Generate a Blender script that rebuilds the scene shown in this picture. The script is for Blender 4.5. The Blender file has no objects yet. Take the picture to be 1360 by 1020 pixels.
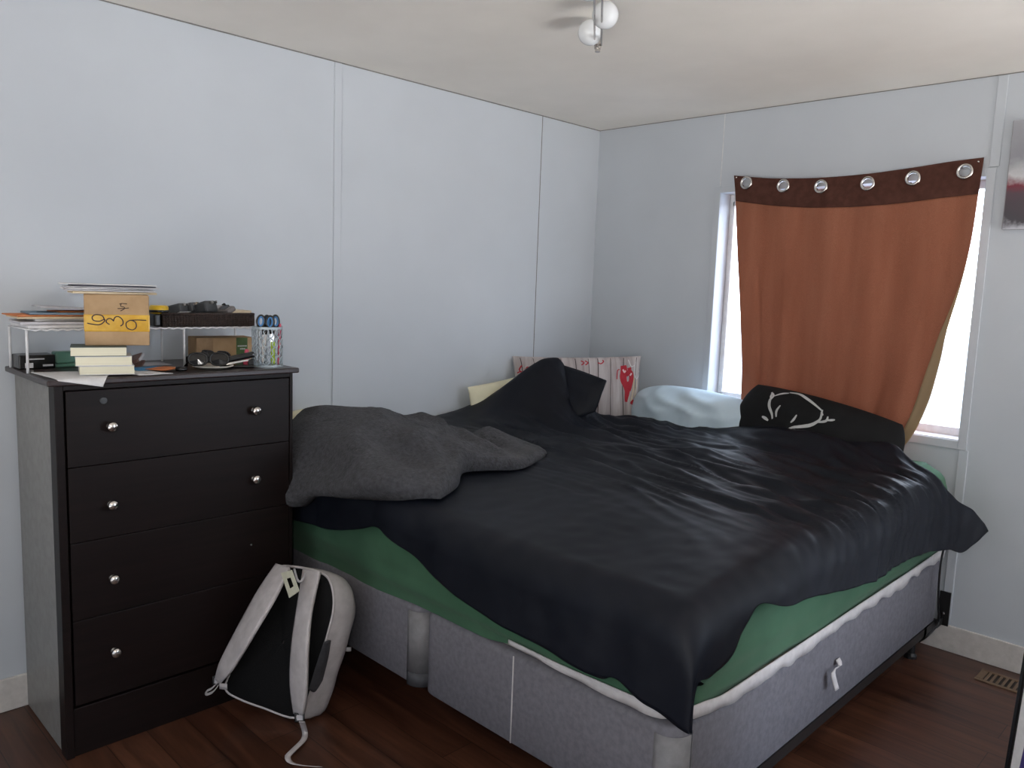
import bpy, math, random
from mathutils import Vector, Matrix, noise
random.seed(7)
PI = math.pi
S = bpy.context.scene
C = S.collection
V = Vector

# ------------------------------------------------------------------ helpers
class MB:
    """collects shapes; becomes ONE mesh object"""
    def __init__(s): s.v = []; s.f = []
    def add(s, vs, fs, M=None):
        b = len(s.v)
        s.v += [(M @ V(p)) if M else V(p) for p in vs]
        s.f += [tuple(i + b for i in f) for f in fs]
        return s
    def box(s, lo, hi, M=None):
        x0, y0, z0 = lo; x1, y1, z1 = hi
        return s.add([(x0,y0,z0),(x1,y0,z0),(x1,y1,z0),(x0,y1,z0),(x0,y0,z1),(x1,y0,z1),(x1,y1,z1),(x0,y1,z1)],
                     [(3,2,1,0),(4,5,6,7),(0,1,5,4),(1,2,6,5),(2,3,7,6),(3,0,4,7)], M)
    def grid(s, P, M=None, cu=False, cv=False, flip=False):
        n = len(P); m = len(P[0]); fs = []
        for i in range(n if cu else n - 1):
            for j in range(m if cv else m - 1):
                a = i*m + j; b = i*m + (j+1) % m; c = ((i+1) % n)*m + (j+1) % m; d = ((i+1) % n)*m + j
                fs.append((a,d,c,b) if flip else (a,b,c,d))
        return s.add([p for r in P for p in r], fs, M)
    def tube(s, pts, r, n=8, closed=False, M=None):
        pts = [V(p) for p in pts]; k = len(pts); rs = r if isinstance(r, (list, tuple)) else [r]*k
        rows = []; prev = None
        for i, p in enumerate(pts):
            a = pts[(i-1) % k] if (closed or i > 0) else p
            b = pts[(i+1) % k] if (closed or i < k-1) else p
            t = (b - a).normalized()
            if prev is None:
                prev = t.orthogonal().normalized()
            u = prev - t*prev.dot(t)
            u = u.normalized() if u.length > 1e-6 else t.orthogonal().normalized()
            w = t.cross(u); prev = u
            rows.append([p + u*math.cos(2*PI*j/n)*rs[i] + w*math.sin(2*PI*j/n)*rs[i] for j in range(n)])
        b0 = len(s.v)
        s.grid(rows, M, cu=closed, cv=True, flip=True)
        if not closed:
            s.f.append(tuple(b0 + j for j in range(n)))
            s.f.append(tuple(b0 + (k-1)*n + j for j in reversed(range(n))))
        return s
    def lathe(s, prof, M=None, n=24):
        rows = [[V((r*math.cos(2*PI*j/n), r*math.sin(2*PI*j/n), z)) for j in range(n)] for r, z in prof]
        return s.grid(rows, M, cv=True)
    def prism(s, poly, z0, z1, M=None):
        n = len(poly)
        return s.add([(x,y,z0) for x,y in poly] + [(x,y,z1) for x,y in poly],
                     [tuple(reversed(range(n))), tuple(range(n,2*n))] + [(i,(i+1)%n,n+(i+1)%n,n+i) for i in range(n)], M)
    def ribbon(s, fn, pts, w, closed=False, sub=4):
        """flat stroke drawn in a surface's own (a,b) coordinates; fn(a,b) -> point"""
        pts = [V((p[0],p[1],0)) for p in pts]
        if closed: pts.append(pts[0].copy())
        q = []
        for i in range(len(pts)-1):
            for k in range(sub):
                q.append(cat(pts[max(i-1,0)], pts[i], pts[i+1], pts[min(i+2,len(pts)-1)], k/sub))
        q.append(pts[-1]); rows = []
        for i, p in enumerate(q):
            d = q[min(i+1,len(q)-1)] - q[max(i-1,0)]
            d = d.normalized() if d.length > 1e-9 else V((1,0,0))
            nn = V((-d.y, d.x, 0)); ww = w(i/(len(q)-1)) if callable(w) else w
            rows.append([fn(*(p + nn*ww/2).xy), fn(*p.xy), fn(*(p - nn*ww/2).xy)])
        return s.grid(rows)

def cat(a, b, c, d, t):
    return 0.5*((2*b) + (c-a)*t + (2*a-5*b+4*c-d)*t*t + (3*b-a-3*c+d)*t*t*t)
def spline(pts, n):
    pts = [V(p) for p in pts]; o = []
    L = [0]
    for i in range(1, len(pts)): L.append(L[-1] + (pts[i]-pts[i-1]).length)
    for k in range(n):
        x = L[-1]*k/(n-1); i = 0
        while i < len(pts)-2 and L[i+1] < x: i += 1
        t = (x-L[i])/max(L[i+1]-L[i], 1e-9)
        o.append(cat(pts[max(i-1,0)], pts[i], pts[i+1], pts[min(i+2,len(pts)-1)], t))
    return o
def coons(bot, top, left, right):
    """bot/top run left->right with n points; left/right run bot->top with m points"""
    n = len(bot); m = len(left); rows = []
    for j in range(m):
        v = j/(m-1); r = []
        for i in range(n):
            u = i/(n-1)
            r.append(bot[i]*(1-v) + top[i]*v + left[j]*(1-u) + right[j]*u
                     - (bot[0]*(1-u)*(1-v) + bot[-1]*u*(1-v) + top[0]*(1-u)*v + top[-1]*u*v))
        rows.append(r)
    return rows
def sm(a, b, x):
    t = min(max((x-a)/(b-a), 0), 1); return t*t*(3-2*t)
def gauss(x, s): return math.exp(-(x/s)**2)

def origin(o):
    p = V((0,0,0))
    while o: p += o.location; o = o.parent
    return p
def obj(name, mb, mat, parent=None, smooth=False, bevel=0, solid=0, sub=0, local=False):
    me = bpy.data.meshes.new(name)
    off = V((0,0,0)) if (parent is None or local) else origin(parent)
    me.from_pydata([tuple(p - off) for p in mb.v], [], mb.f)
    me.validate(); me.materials.append(mat)
    if smooth:
        for p in me.polygons: p.use_smooth = True
    o = bpy.data.objects.new(name, me); C.objects.link(o)
    if parent: o.parent = parent
    if solid:
        m = o.modifiers.new('thickness', 'SOLIDIFY'); m.thickness = solid; m.offset = -1
    if bevel:
        m = o.modifiers.new('bevel', 'BEVEL'); m.width = bevel; m.segments = 2; m.limit_method = 'ANGLE'
    if sub:
        m = o.modifiers.new('smooth', 'SUBSURF'); m.levels = sub; m.render_levels = sub
    return o
def tag(o, label, category, group=None):
    o['label'] = label; o['category'] = category
    if group: o['group'] = group
    return o
def thing(name, label, category, loc=(0,0,0), group=None, M=None):
    o = bpy.data.objects.new(name, None); C.objects.link(o); o.empty_display_size = .05
    if M: o.matrix_world = M
    else: o.location = loc
    return tag(o, label, category, group)
def struct(o): o['kind'] = 'structure'; return o
def frame(o, x, up):
    x = V(x).normalized(); z = V(up); z = (z - x*z.dot(x)).normalized(); y = z.cross(x)
    return Matrix(((x.x,y.x,z.x,o[0]),(x.y,y.y,z.y,o[1]),(x.z,y.z,z.z,o[2]),(0,0,0,1)))
def T(x, y, z, rz=0, rx=0, ry=0):
    return Matrix.Translation((x,y,z)) @ Matrix.Rotation(rz,4,'Z') @ Matrix.Rotation(ry,4,'Y') @ Matrix.Rotation(rx,4,'X')
def pillow_pt(w, h, t, u, v, side=-1, e=2.6, pinch=.045, rd=0):
    k = max((1-abs(u)**e), 0)*max((1-abs(v)**e), 0)
    pu = u*(1 - pinch*(1-v*v)); pv = v*(1 - pinch*(1-u*u))
    c = 1 - rd*(u*u*v*v)
    return V((pu*c*w/2, side*t/2*k**.55, pv*c*h/2))
def pillow_mesh(w, h, t, n=30, lump=0, seed=0, rd=0):
    mb = MB()
    for side in (-1, 1):
        P = []
        for j in range(n+1):
            r = []
            for i in range(n+1):
                u = math.sin((2*i/n-1)*PI/2); v = math.sin((2*j/n-1)*PI/2)
                p = pillow_pt(w, h, t, u, v, side, 2.6, .045 if not rd else -.03, rd)
                if lump:
                    k = max((1-abs(u)**3),0)*max((1-abs(v)**3),0)
                    q = V((p.x*6+seed, side*2.3, p.z*9))
                    p.y += side*lump*k*(1-2*abs(noise.noise(q))); p.z += lump*k*.4*noise.noise(q*1.3)
                r.append(p)
            P.append(r)
        mb.grid(P, flip=(side > 0))
    return mb

# ------------------------------------------------------------------ materials
def lin(c):
    return tuple(((x/255)/12.92 if x/255 <= .04045 else ((x/255+.055)/1.055)**2.4) for x in c) + (1,)
class Mat:
    def __init__(s, name, rgb, rough=.6, spec=.5, metal=0, **kw):
        s.m = bpy.data.materials.new(name); s.m.use_nodes = True
        s.n = s.m.node_tree.nodes; s.l = s.m.node_tree.links
        s.b = s.n['Principled BSDF']; s.out = s.n['Material Output']
        s.b.inputs['Base Color'].default_value = lin(rgb)
        s.b.inputs['Roughness'].default_value = rough
        s.b.inputs['Specular IOR Level'].default_value = spec
        s.b.inputs['Metallic'].default_value = metal
        for k, v in kw.items(): s.b.inputs[k.replace('_',' ')].default_value = v
        s.tc = s.n.new('ShaderNodeTexCoord')
    def map(s, scale=(1,1,1), rot=(0,0,0), src='Object'):
        m = s.n.new('ShaderNodeMapping'); m.inputs['Scale'].default_value = scale; m.inputs['Rotation'].default_value = rot
        s.l.new(s.tc.outputs[src], m.inputs['Vector']); return m.outputs[0]
    def noise(s, scale, detail=4, vec=None, rough=.55, dist=0):
        t = s.n.new('ShaderNodeTexNoise'); t.inputs['Scale'].default_value = scale; t.inputs['Detail'].default_value = detail
        t.inputs['Roughness'].default_value = rough; t.inputs['Distortion'].default_value = dist
        s.l.new(vec if vec else s.tc.outputs['Object'], t.inputs['Vector']); return t.outputs['Fac']
    def ramp(s, fac, stops):
        r = s.n.new('ShaderNodeValToRGB'); e = r.color_ramp.elements
        while len(e) < len(stops): e.new(.5)
        for k, (p, c) in enumerate(stops): e[k].position = p; e[k].color = lin(c)
        s.l.new(fac, r.inputs[0]); return r.outputs[0]
    def color(s, sock): s.l.new(sock, s.b.inputs['Base Color']); return s
    def mottle(s, c0, c1, scale, detail=4, vec=None, lo=.35, hi=.65):
        return s.color(s.ramp(s.noise(scale, detail, vec), [(lo,c0),(hi,c1)]))
    def bump(s, fac, strength=.2, dist=.01):
        b = s.n.new('ShaderNodeBump'); b.inputs['Strength'].default_value = strength; b.inputs['Distance'].default_value = dist
        s.l.new(fac, b.inputs['Height']); s.l.new(b.outputs[0], s.b.inputs['Normal']); return s
    def done(s): return s.m

def plain(name, rgb, rough=.6, **kw):
    m = Mat(name, rgb, rough, **kw)
    d = tuple(max(0, c-7) for c in rgb); e = tuple(min(255, c+5) for c in rgb)
    return m.mottle(d, e, 40).done()

m = Mat('wall_paint', (192,197,203), .45, spec=.3); m.mottle((190,195,201),(195,200,206), 1.6, 3)
m.bump(m.noise(90,2), .04, .004); WALL = m.done()
m = Mat('ceiling_paint', (226,221,214), .8, spec=.2); m.mottle((223,218,211),(229,224,217), 2.5, 3)
m.bump(m.noise(120,3), .15, .004); CEIL = m.done()
TRIM = plain('trim_white', (214,214,214), .4)
SEAM_SHADE = plain('seam_and_shade_grey', (120,118,114), .8)  # panel seam colour; also paints the shaded gap under the ceiling
BASEB = plain('baseboard_white', (202,197,192), .45)
m = Mat('wood_floor', (45,25,18), .3, spec=.5)
br = m.n.new('ShaderNodeTexBrick'); br.inputs['Scale'].default_value = 1; br.inputs['Brick Width'].default_value = 1.2
br.inputs['Row Height'].default_value = .125; br.inputs['Mortar Size'].default_value = .0015; br.offset = .37
br.inputs['Color1'].default_value = lin((84,56,44)); br.inputs['Color2'].default_value = lin((102,70,56)); br.inputs['Mortar'].default_value = lin((22,12,9))
m.l.new(m.map(), br.inputs['Vector'])
gr = m.ramp(m.noise(1, 6, m.map((2.2,26,1)), .6, .6), [(.3,(105,85,75)),(.7,(255,235,220))])
mx = m.n.new('ShaderNodeMixRGB'); mx.blend_type = 'MULTIPLY'; mx.inputs[0].default_value = .85
m.l.new(br.outputs['Color'], mx.inputs[1]); m.l.new(gr, mx.inputs[2]); m.color(mx.outputs[0])
m.bump(br.outputs['Fac'], -.15, .002); FLOOR = m.done()

m = Mat('espresso_wood', (30,20,20), .42, spec=.22)
m.color(m.ramp(m.noise(1, 6, m.map((6,3,60)), .6, .4), [(.3,(17,11,10)),(.7,(27,18,17))])); ESP = m.done()
m = Mat('espresso_top', (40,28,27), .3, spec=.5)
m.color(m.ramp(m.noise(1, 6, m.map((60,3,6)), .6, .4), [(.3,(34,23,22)),(.7,(50,36,35))])); ESPTOP = m.done()
GREYSIDE = plain('grey_laminate', (128,126,122), .4)
CHROME = Mat('brushed_nickel', (205,200,195), .22, metal=1).done()
BRASS = Mat('brass', (190,150,70), .3, metal=1).done()
BLACKMETAL = plain('black_metal', (24,22,22), .4)
m = Mat('navy_cotton', (16,18,25), .5, spec=.2)
m.mottle((14,17,25),(19,22,31), 3, 5); m.bump(m.noise(420,2), .12, .002); DUVET = m.done()
m = Mat('charcoal_fleece', (66,66,70), .95, spec=.1, Sheen_Weight=.08, Sheen_Roughness=.5)
m.color(m.ramp(m.noise(70,5), [(.3,(56,56,59)),(.7,(80,80,84))])); m.bump(m.noise(140,4), .9, .008); FLEECE = m.done()
m = Mat('green_sheet', (74,118,88), .8, spec=.2, Sheen_Weight=.1)
m.mottle((62,98,74),(70,108,82), 5, 4); m.bump(m.noise(300,2), .1, .002); SHEET = m.done()
m = Mat('grey_upholstery', (140,138,144), .9, spec=.1); m.mottle((112,110,116),(124,122,128), 60, 3); m.bump(m.noise(500,2), .2, .002); UPH = m.done()
GUARD = plain('corner_guard_plastic', (124,122,124), .5)
CREAM = plain('cream_cotton', (222,214,196), .85)
PADW = plain('mattress_pad', (205,200,200), .9)
m = Mat('brown_curtain', (120,60,40), .9, spec=.1)
base = m.ramp(m.noise(1, 5, m.map((9,9,1.2))), [(.3,(162,106,84)),(.7,(182,124,100))])
wv = m.noise(1, 2, m.map((260,260,900)))
mx = m.n.new('ShaderNodeMixRGB'); mx.blend_type = 'MULTIPLY'; mx.inputs[0].default_value = .5
m.l.new(base, mx.inputs[1]); m.l.new(m.ramp(wv, [(.3,(165,165,165)),(.7,(255,255,255))]), mx.inputs[2])
df = m.n.new('ShaderNodeBsdfDiffuse'); tr = m.n.new('ShaderNodeBsdfTranslucent'); ms = m.n.new('ShaderNodeMixShader'); ms.inputs[0].default_value = .25
m.l.new(mx.outputs[0], df.inputs[0]); m.l.new(mx.outputs[0], tr.inputs[0]); m.l.new(df.outputs[0], ms.inputs[1]); m.l.new(tr.outputs[0], ms.inputs[2])
m.l.new(ms.outputs[0], m.out.inputs[0]); CURT = m.done()
m = Mat('curtain_header', (78,50,42), .9, spec=.1); m.mottle((74,47,40),(86,56,48), 30); HEAD = m.done()
m = Mat('curtain_hem', (176,146,112), .9, spec=.1); m.mottle((170,140,106),(186,154,120), 30); 
df = m.n.new('ShaderNodeBsdfDiffuse'); tr = m.n.new('ShaderNodeBsdfTranslucent'); ms = m.n.new('ShaderNodeMixShader'); ms.inputs[0].default_value = .42
df.inputs[0].default_value = lin((196,172,138)); tr.inputs[0].default_value = lin((196,172,138)); m.l.new(df.outputs[0], ms.inputs[1]); m.l.new(tr.outputs[0], ms.inputs[2]); m.l.new(ms.outputs[0], m.out.inputs[0])
HEMC = m.done()
PALEBLUE = Mat('pale_blue_cotton', (196,214,224), .85, spec=.2).mottle((190,208,218),(203,220,230), 4).done()
CREAMY = Mat('cream_pillowcase', (226,220,190), .9, spec=.2).mottle((220,214,184),(232,226,198), 5).done()
BLACKCLOTH = Mat('black_cotton', (24,24,25), .85, spec=.2).mottle((22,22,23),(30,30,31), 8).done()
ANTLER = plain('antler_print_grey', (190,190,188), .9)
RED = plain('red_print', (170,40,52), .9)
PINKP = plain('pale_scarf_print', (225,190,190), .9)
DKLINE = plain('dark_print_line', (62,54,54), .9)
m = Mat('plank_print', (175,165,162), .9, spec=.2)
m.color(m.ramp(m.noise(1, 5, m.map((26,1,2.5)), .6, .5), [(.25,(142,130,128)),(.5,(176,166,164)),(.75,(200,194,192))])); PLANK = m.done()
BAGGREY = Mat('light_grey_nylon', (190,184,184), .7, spec=.3).mottle((182,176,176),(198,192,192), 25).done()
m = Mat('black_mesh_pad', (20,20,21), .9, spec=.2); m.bump(m.noise(350,2), .4, .003); BAGBLACK = m.done()
BAGDARK = plain('dark_grey_nylon', (72,72,76), .7)
BUCKLE = Mat('black_plastic', (24,24,26), .35).done()
TAGC = plain('cream_tag', (206,204,184), .7)
CARD = Mat('cardboard', (176,146,110), .85, spec=.2); CARD.mottle((168,138,104),(182,152,117), 18, 5); CARD = CARD.done()
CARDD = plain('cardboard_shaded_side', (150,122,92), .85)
TAPE = Mat('yellow_tape', (206,160,42), .2, spec=.6).mottle((200,152,36),(214,170,54), 30).done()
INK = plain('marker_ink', (48,24,14), .6)
PAPER = plain('white_paper', (216,214,214), .8)
PAPER2 = plain('grey_paper', (190,188,192), .8)
MANILA = plain('manila_paper', (208,190,160), .8)
ORANGE = plain('orange_paper', (204,122,70), .7)
BLUE = plain('blue_paper', (66,140,186), .6)
BLUEGREY = plain('blue_grey_paper', (120,140,156), .7)
DKPAPER = plain('dark_grey_paper', (84,82,92), .7)
PAGES = Mat('book_pages', (226,220,196), .9)
PAGES.color(PAGES.ramp(PAGES.noise(1, 2, PAGES.map((2,2,900))), [(.3,(214,208,184)),(.7,(232,227,204))])); PAGES = PAGES.done()
COVERG = plain('dark_green_cover', (70,84,80), .5)
COVERW = plain('white_cover', (205,204,204), .5)
WIRE = plain('white_wire', (212,212,214), .35)
WICKER = Mat('dark_wicker', (46,34,30), .7); WICKER.bump(WICKER.noise(180,2), .8, .006); WICKER.mottle((36,26,23),(62,46,40), 90); WICKER = WICKER.done()
YELLOW = plain('yellow_plastic', (226,184,34), .3)
BLK = Mat('gloss_black', (18,18,19), .25).done()
DGREY = plain('dark_grey_plastic', (62,64,67), .45)
PHGREY = plain('grey_plastic', (112,106,104), .4)
WBROWN = plain('brown_leather', (112,82,74), .5)
GREENLBL = plain('green_label', (74,98,52), .6)
GREENP = Mat('green_plastic', (96,140,122), .3).done()
HILITE = plain('lime_plastic', (176,206,70), .4)
PINK = plain('pink_plastic', (220,86,110), .4)
SCBLUE = plain('blue_grip', (64,128,186), .45)
CUPM = Mat('silver_painted_metal', (170,180,186), .4, metal=.3).done()
DISH = plain('white_dish', (214,210,200), .3)
LENS = Mat('dark_lens', (14,13,13), .08).done()
MILK = Mat('opal_glass', (216,218,220), .12, spec=.6).done()
VINYL = plain('window_vinyl', (226,226,226), .4)
VENT = plain('brown_vent', (112,90,70), .5)
VENTD = plain('vent_slots', (40,30,24), .6)
m = Mat('window_glass', (255,255,255), .02); tp = m.n.new('ShaderNodeBsdfTransparent'); gl = m.n.new('ShaderNodeBsdfGlossy'); gl.inputs['Roughness'].default_value = .03
ms = m.n.new('ShaderNodeMixShader'); ms.inputs[0].default_value = .05; m.l.new(tp.outputs[0], ms.inputs[1]); m.l.new(gl.outputs[0], ms.inputs[2]); m.l.new(ms.outputs[0], m.out.inputs[0]); GLASS = m.done()
m = Mat('street_print', (150,150,150), .6)
pz = m.n.new('ShaderNodeSeparateXYZ'); m.l.new(m.tc.outputs['Object'], pz.inputs[0])
ad = m.n.new('ShaderNodeMath'); ad.operation = 'MULTIPLY_ADD'; ad.inputs[1].default_value = .12; m.l.new(m.noise(14,5), ad.inputs[0]); m.l.new(pz.outputs['Z'], ad.inputs[2])
m.color(m.ramp(ad.outputs[0], [(.02,(150,130,110)),(.07,(196,196,204)),(.10,(70,66,72)),(.20,(84,66,74)),(.235,(120,44,58)),(.27,(196,196,198)),(.34,(140,140,146)),(.5,(160,160,166))])); STREET = m.done()
CANVAS = plain('canvas_edge', (150,148,150), .8)
VIOLET = plain('violet_print', (70,58,120), .5)

# ------------------------------------------------------------------ camera (solved from the room's own edges)
CAM = V((2.981, -3.686, 1.4952)); F = 1055.05
yaw, pit, rol = .776, .1227, .0363
fw = V((-math.sin(yaw)*math.cos(pit), math.cos(yaw)*math.cos(pit), -math.sin(pit)))
r0 = fw.cross(V((0,0,1))).normalized(); u0 = r0.cross(fw)
ri = r0*math.cos(rol) + u0*math.sin(rol); up = -r0*math.sin(rol) + u0*math.cos(rol)
cd = bpy.data.cameras.new('camera'); cam = bpy.data.objects.new('camera', cd); C.objects.link(cam)
cd.sensor_width = 36; cd.lens = 36*F/1360; cd.clip_start = .02
cam.matrix_world = Matrix(((ri.x,up.x,-fw.x,CAM.x),(ri.y,up.y,-fw.y,CAM.y),(ri.z,up.z,-fw.z,CAM.z),(0,0,0,1)))
S.camera = cam
def at(x, y, ax, v):
    """where a sight line meets the plane ax = v (metres)"""
    d = fw*F + ri*(x-680) - up*(y-510); i = 'xyz'.index(ax)
    return CAM + d*((v - CAM[i])/d[i])

# ------------------------------------------------------------------ the room
H = 2.4
struct(obj('floor', MB().box((-.15,-5.2,-.1),(4.6,.15,0)), FLOOR))
struct(obj('ceiling', MB().box((-.15,-5.2,H),(4.6,.15,H+.1)), CEIL))
struct(obj('wall_left', MB().box((-.12,-5.2,0),(0,0,H)), WALL))
WX0, WX1, WZ0, WZ1 = .811, 2.015, .915, 2.005
w = MB().box((-.12,0,0),(WX0,.14,H)).box((WX1,0,0),(4.6,.14,H)).box((WX0,0,0),(WX1,.14,WZ0)).box((WX0,0,WZ1),(WX1,.14,H))
struct(obj('wall_back', w, WALL))
struct(obj('unseen_wall_front', MB().box((-.12,-5.2,0),(1.0,-5.08,H)), WALL))  # unseen partial wall, added to shape the daylight
struct(obj('unseen_wall_right', MB().box((4.48,-5.2,0),(4.6,-1.5,H)), WALL))   # unseen too; its length is set to shape the daylight, open beyond
struct(obj('baseboard_left', MB().box((0,-5.2,0),(.012,-.012,.115)), BASEB, bevel=.003))
struct(obj('baseboard_back', MB().box((0,-.012,0),(4.6,0,.115)), BASEB, bevel=.003))
struct(obj('trim_1', MB().box((0,-1.776,.115),(.006,-1.738,H-.004)), WALL, bevel=.003))
struct(obj('trim_2', MB().box((0,-.491,.115),(.0012,-.487,H-.004)), SEAM_SHADE))
struct(obj('trim_3', MB().box((.801,-.0012,WZ1+.035),(.805,0,H-.004)), TRIM))
struct(obj('trim_4', MB().box((2.02,-.006,.115),(2.058,0,WZ0-.036)).box((2.02,-.006,WZ1+.036),(2.058,0,H-.004)), WALL, bevel=.003))
struct(obj('gap_shade_left', MB().box((0,-5.2,H-.004),(.003,0,H)), SEAM_SHADE))  # shade of the wall-to-ceiling gap, painted as a thin grey strip
struct(obj('gap_shade_back', MB().box((.003,-.0025,H-.003),(4.6,0,H)), SEAM_SHADE))  # same painted gap shade along the window wall
# window
win = struct(bpy.data.objects.new('window_1', None)); C.objects.link(win); win.location = (1.413, 0, WZ0)
k = MB().box((WX0-.034,-.008,WZ0-.036),(WX0,0,WZ1+.034)).box((WX1,-.008,WZ0-.036),(WX1+.034,0,WZ1+.034)).box((WX0,-.008,WZ1),(WX1,0,WZ1+.034)).box((WX0,-.008,WZ0-.036),(WX1,0,WZ0))
obj('window_casing', k, WALL, win, bevel=.002)
a, b = .095, .135
fr = MB().box((WX0,a,WZ0),(WX0+.022,b,WZ1)).box((WX1-.022,a,WZ0),(WX1,b,WZ1)).box((WX0+.022,a,WZ0),(WX1-.022,b,WZ0+.04)).box((WX0+.022,a,WZ1-.035),(WX1-.022,b,WZ1)).box((1.395,a,WZ0+.04),(1.43,b,WZ1-.035))
obj('window_frame', fr, VINYL, win, bevel=.003)
s_ = MB().box((WX0+.022,a-.012,WZ0+.04),(WX0+.034,a,WZ1-.035)).box((1.37,a-.012,WZ0+.04),(1.395,a,WZ1-.035)).box((WX0+.022,a-.012,WZ0+.04),(1.395,a,WZ0+.065)).box((WX0+.022,a-.012,WZ1-.06),(1.395,a,WZ1-.035))
obj('window_sash', s_, VINYL, win, bevel=.002)
obj('window_pane', MB().box((WX0+.022,.112,WZ0+.04),(WX1-.022,.116,WZ1-.035)), GLASS, win)
obj('window_sill', MB().box((WX0,0,WZ0-.001),(WX1,a,WZ0+.004)), VINYL, win)
# wall canvas right of the window
pA = at(1347,162,'y',0); x0 = 2.098
cv = thing('canvas_print', 'grey street-scene canvas print hung on the wall right of the window', 'picture', (x0,0,1.79))
obj('canvas', MB().box((0,-.028,0),(.5,0,.42)), STREET, cv, local=True)
obj('stretcher_edge', MB().box((-.003,-.026,0),(0,0,.42)), CANVAS, cv, local=True)
# floor vent
fv = thing('floor_vent', 'brown metal floor vent by the baseboard under the wall picture', 'vent', (2.365,-.145,0))
obj('vent_frame', MB().box((-.15,-.06,0),(.15,-.045,.006)).box((-.15,.045,0),(.15,.06,.006)).box((-.15,-.045,0),(-.125,.045,.006)).box((.125,-.045,0),(.15,.045,.006)), VENT, fv, local=True, bevel=.002)
k = MB()
for i in range(12): k.box((-.12+i*.02,-.045,.001),(-.111+i*.02,.045,.005))
obj('vent_louvre', k, VENT, fv, local=True); obj('vent_well', MB().box((-.125,-.045,0),(.125,.045,.001)), VENTD, fv, local=True)

# ------------------------------------------------------------------ dresser
DY0, DY1, DX, DZ = -2.985, -2.222, .445, 1.160
d = thing('dresser', 'tall dark espresso four-drawer dresser against the left wall', 'dresser', (.23,-2.6,0))
k = MB().box((.02,DY0+.02,.0),(DX-.022,DY0+.002,DZ)).box((.02,DY1-.018,0),(DX-.022,DY1,DZ)).box((.015,DY0,.06),(.022,DY1,DZ)).box((.02,DY0+.02,.06),(DX-.03,DY1-.018,.08)).box((.02,DY0+.02,DZ-.02),(DX-.022,DY1-.018,DZ))
k.box((DX-.034,DY0+.02,.08),(DX-.03,DY1-.018,DZ-.02))
obj('carcass', k, ESP, d)
p = obj('side_panel', MB().box((.015,DY0-.002,.004),(DX-.055,DY0+.002,DZ)), GREYSIDE, d); p['label'] = 'grey side panel'
k = MB().box((DX-.055,DY0-.006,0),(DX,DY0+.018,DZ)).box((DX-.024,DY1-.012,0),(DX,DY1,DZ)).box((DX-.024,DY0+.018,DZ-.016),(DX,DY1-.012,DZ))
obj('face_frame', k, ESP, d, bevel=.002)
obj('plinth', MB().box((DX-.03,DY0+.018,0),(DX-.006,DY1-.012,.155)), ESP, d, bevel=.002)
obj('top', MB().box((.008,DY0-.028,DZ),(DX+.018,DY1+.016,DZ+.018)), ESPTOP, d, bevel=.004)
zb = [.165,.436,.680,.912,1.142]
knobs = [[(-2.847,.311),(-2.389,.318)],[(-2.846,.549)],[(-2.845,.785),(-2.373,.795)],[(-2.841,1.029),(-2.372,1.037)]]
for i in range(4):
    dr = obj('drawer', MB().box((DX-.02,DY0+.024,zb[i]+.001),(DX,DY1-.015,zb[i+1]-.001)), ESP, d, bevel=.0015)
    for (y, z) in knobs[i]:
        M = Matrix.Translation((DX,y,z)) @ Matrix.Rotation(PI/2,4,'Y')
        kn = obj('knob', MB().lathe([(0,0),(.011,0),(.011,.003),(.006,.006),(.006,.014),(.014,.018),(.0165,.023),(.013,.028),(.006,.031),(0,.0315)], M, 20), BLK if (y > -2.5 and i == 0) else CHROME, dr, smooth=True)
    if i == 1: obj('screw', MB().lathe([(0,0),(.004,0),(.004,.003),(0,.004)], Matrix.Translation((DX,-2.385,.558)) @ Matrix.Rotation(PI/2,4,'Y'), 10), CHROME, dr)
    if i == 0: obj('screw', MB().lathe([(0,0),(.006,0),(.006,.006),(0,.008)], Matrix.Translation((DX,-2.372,.345)) @ Matrix.Rotation(PI/2,4,'Y'), 10), BRASS, dr)
    if i == 3: obj('knob_mount', MB().lathe([(0,0),(.011,0),(.010,.003),(0,.004)], Matrix.Translation((DX,-2.858,1.108)) @ Matrix.Rotation(PI/2,4,'Y'), 14), DGREY, dr)
TOP = DZ + .018

# ------------------------------------------------------------------ things on the dresser
RZ = 1.312
rk = thing('wire_shelf_rack', 'long white wire shelf rack standing on the dresser top', 'rack', (.15,-2.63,TOP))
k = MB()
for i in range(53): k.tube([(.06,-3.005+i*.0145,RZ),(.255,-3.005+i*.0145,RZ)], .0012, 5)
for i in range(10): k.tube([(.06+i*.0217,-3.008,RZ-.002),(.06+i*.0217,-2.248,RZ-.002)], .0013, 5)
obj('wire_mesh_deck', k, WIRE, rk)
k = MB().tube([(.258,-3.008+i*.0076,RZ-.002+.0025*math.sin(i*1.6)) for i in range(101)], .003, 6)
k.tube([(.058,-3.008,RZ),(.058,-2.248,RZ)], .003, 6).tube([(.058,-3.008,RZ),(.258,-3.008,RZ)], .003, 6).tube([(.058,-2.248,RZ),(.258,-2.248,RZ)], .003, 6)
obj('wavy_rim', k, WIRE, rk, smooth=True)
for y in (-3.008,-2.53,-2.25):
    for x in (.062,.254):
        obj('leg', MB().tube([(x,y,TOP),(x,y,RZ)], .0042, 8), WIRE, rk, smooth=True)

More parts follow.
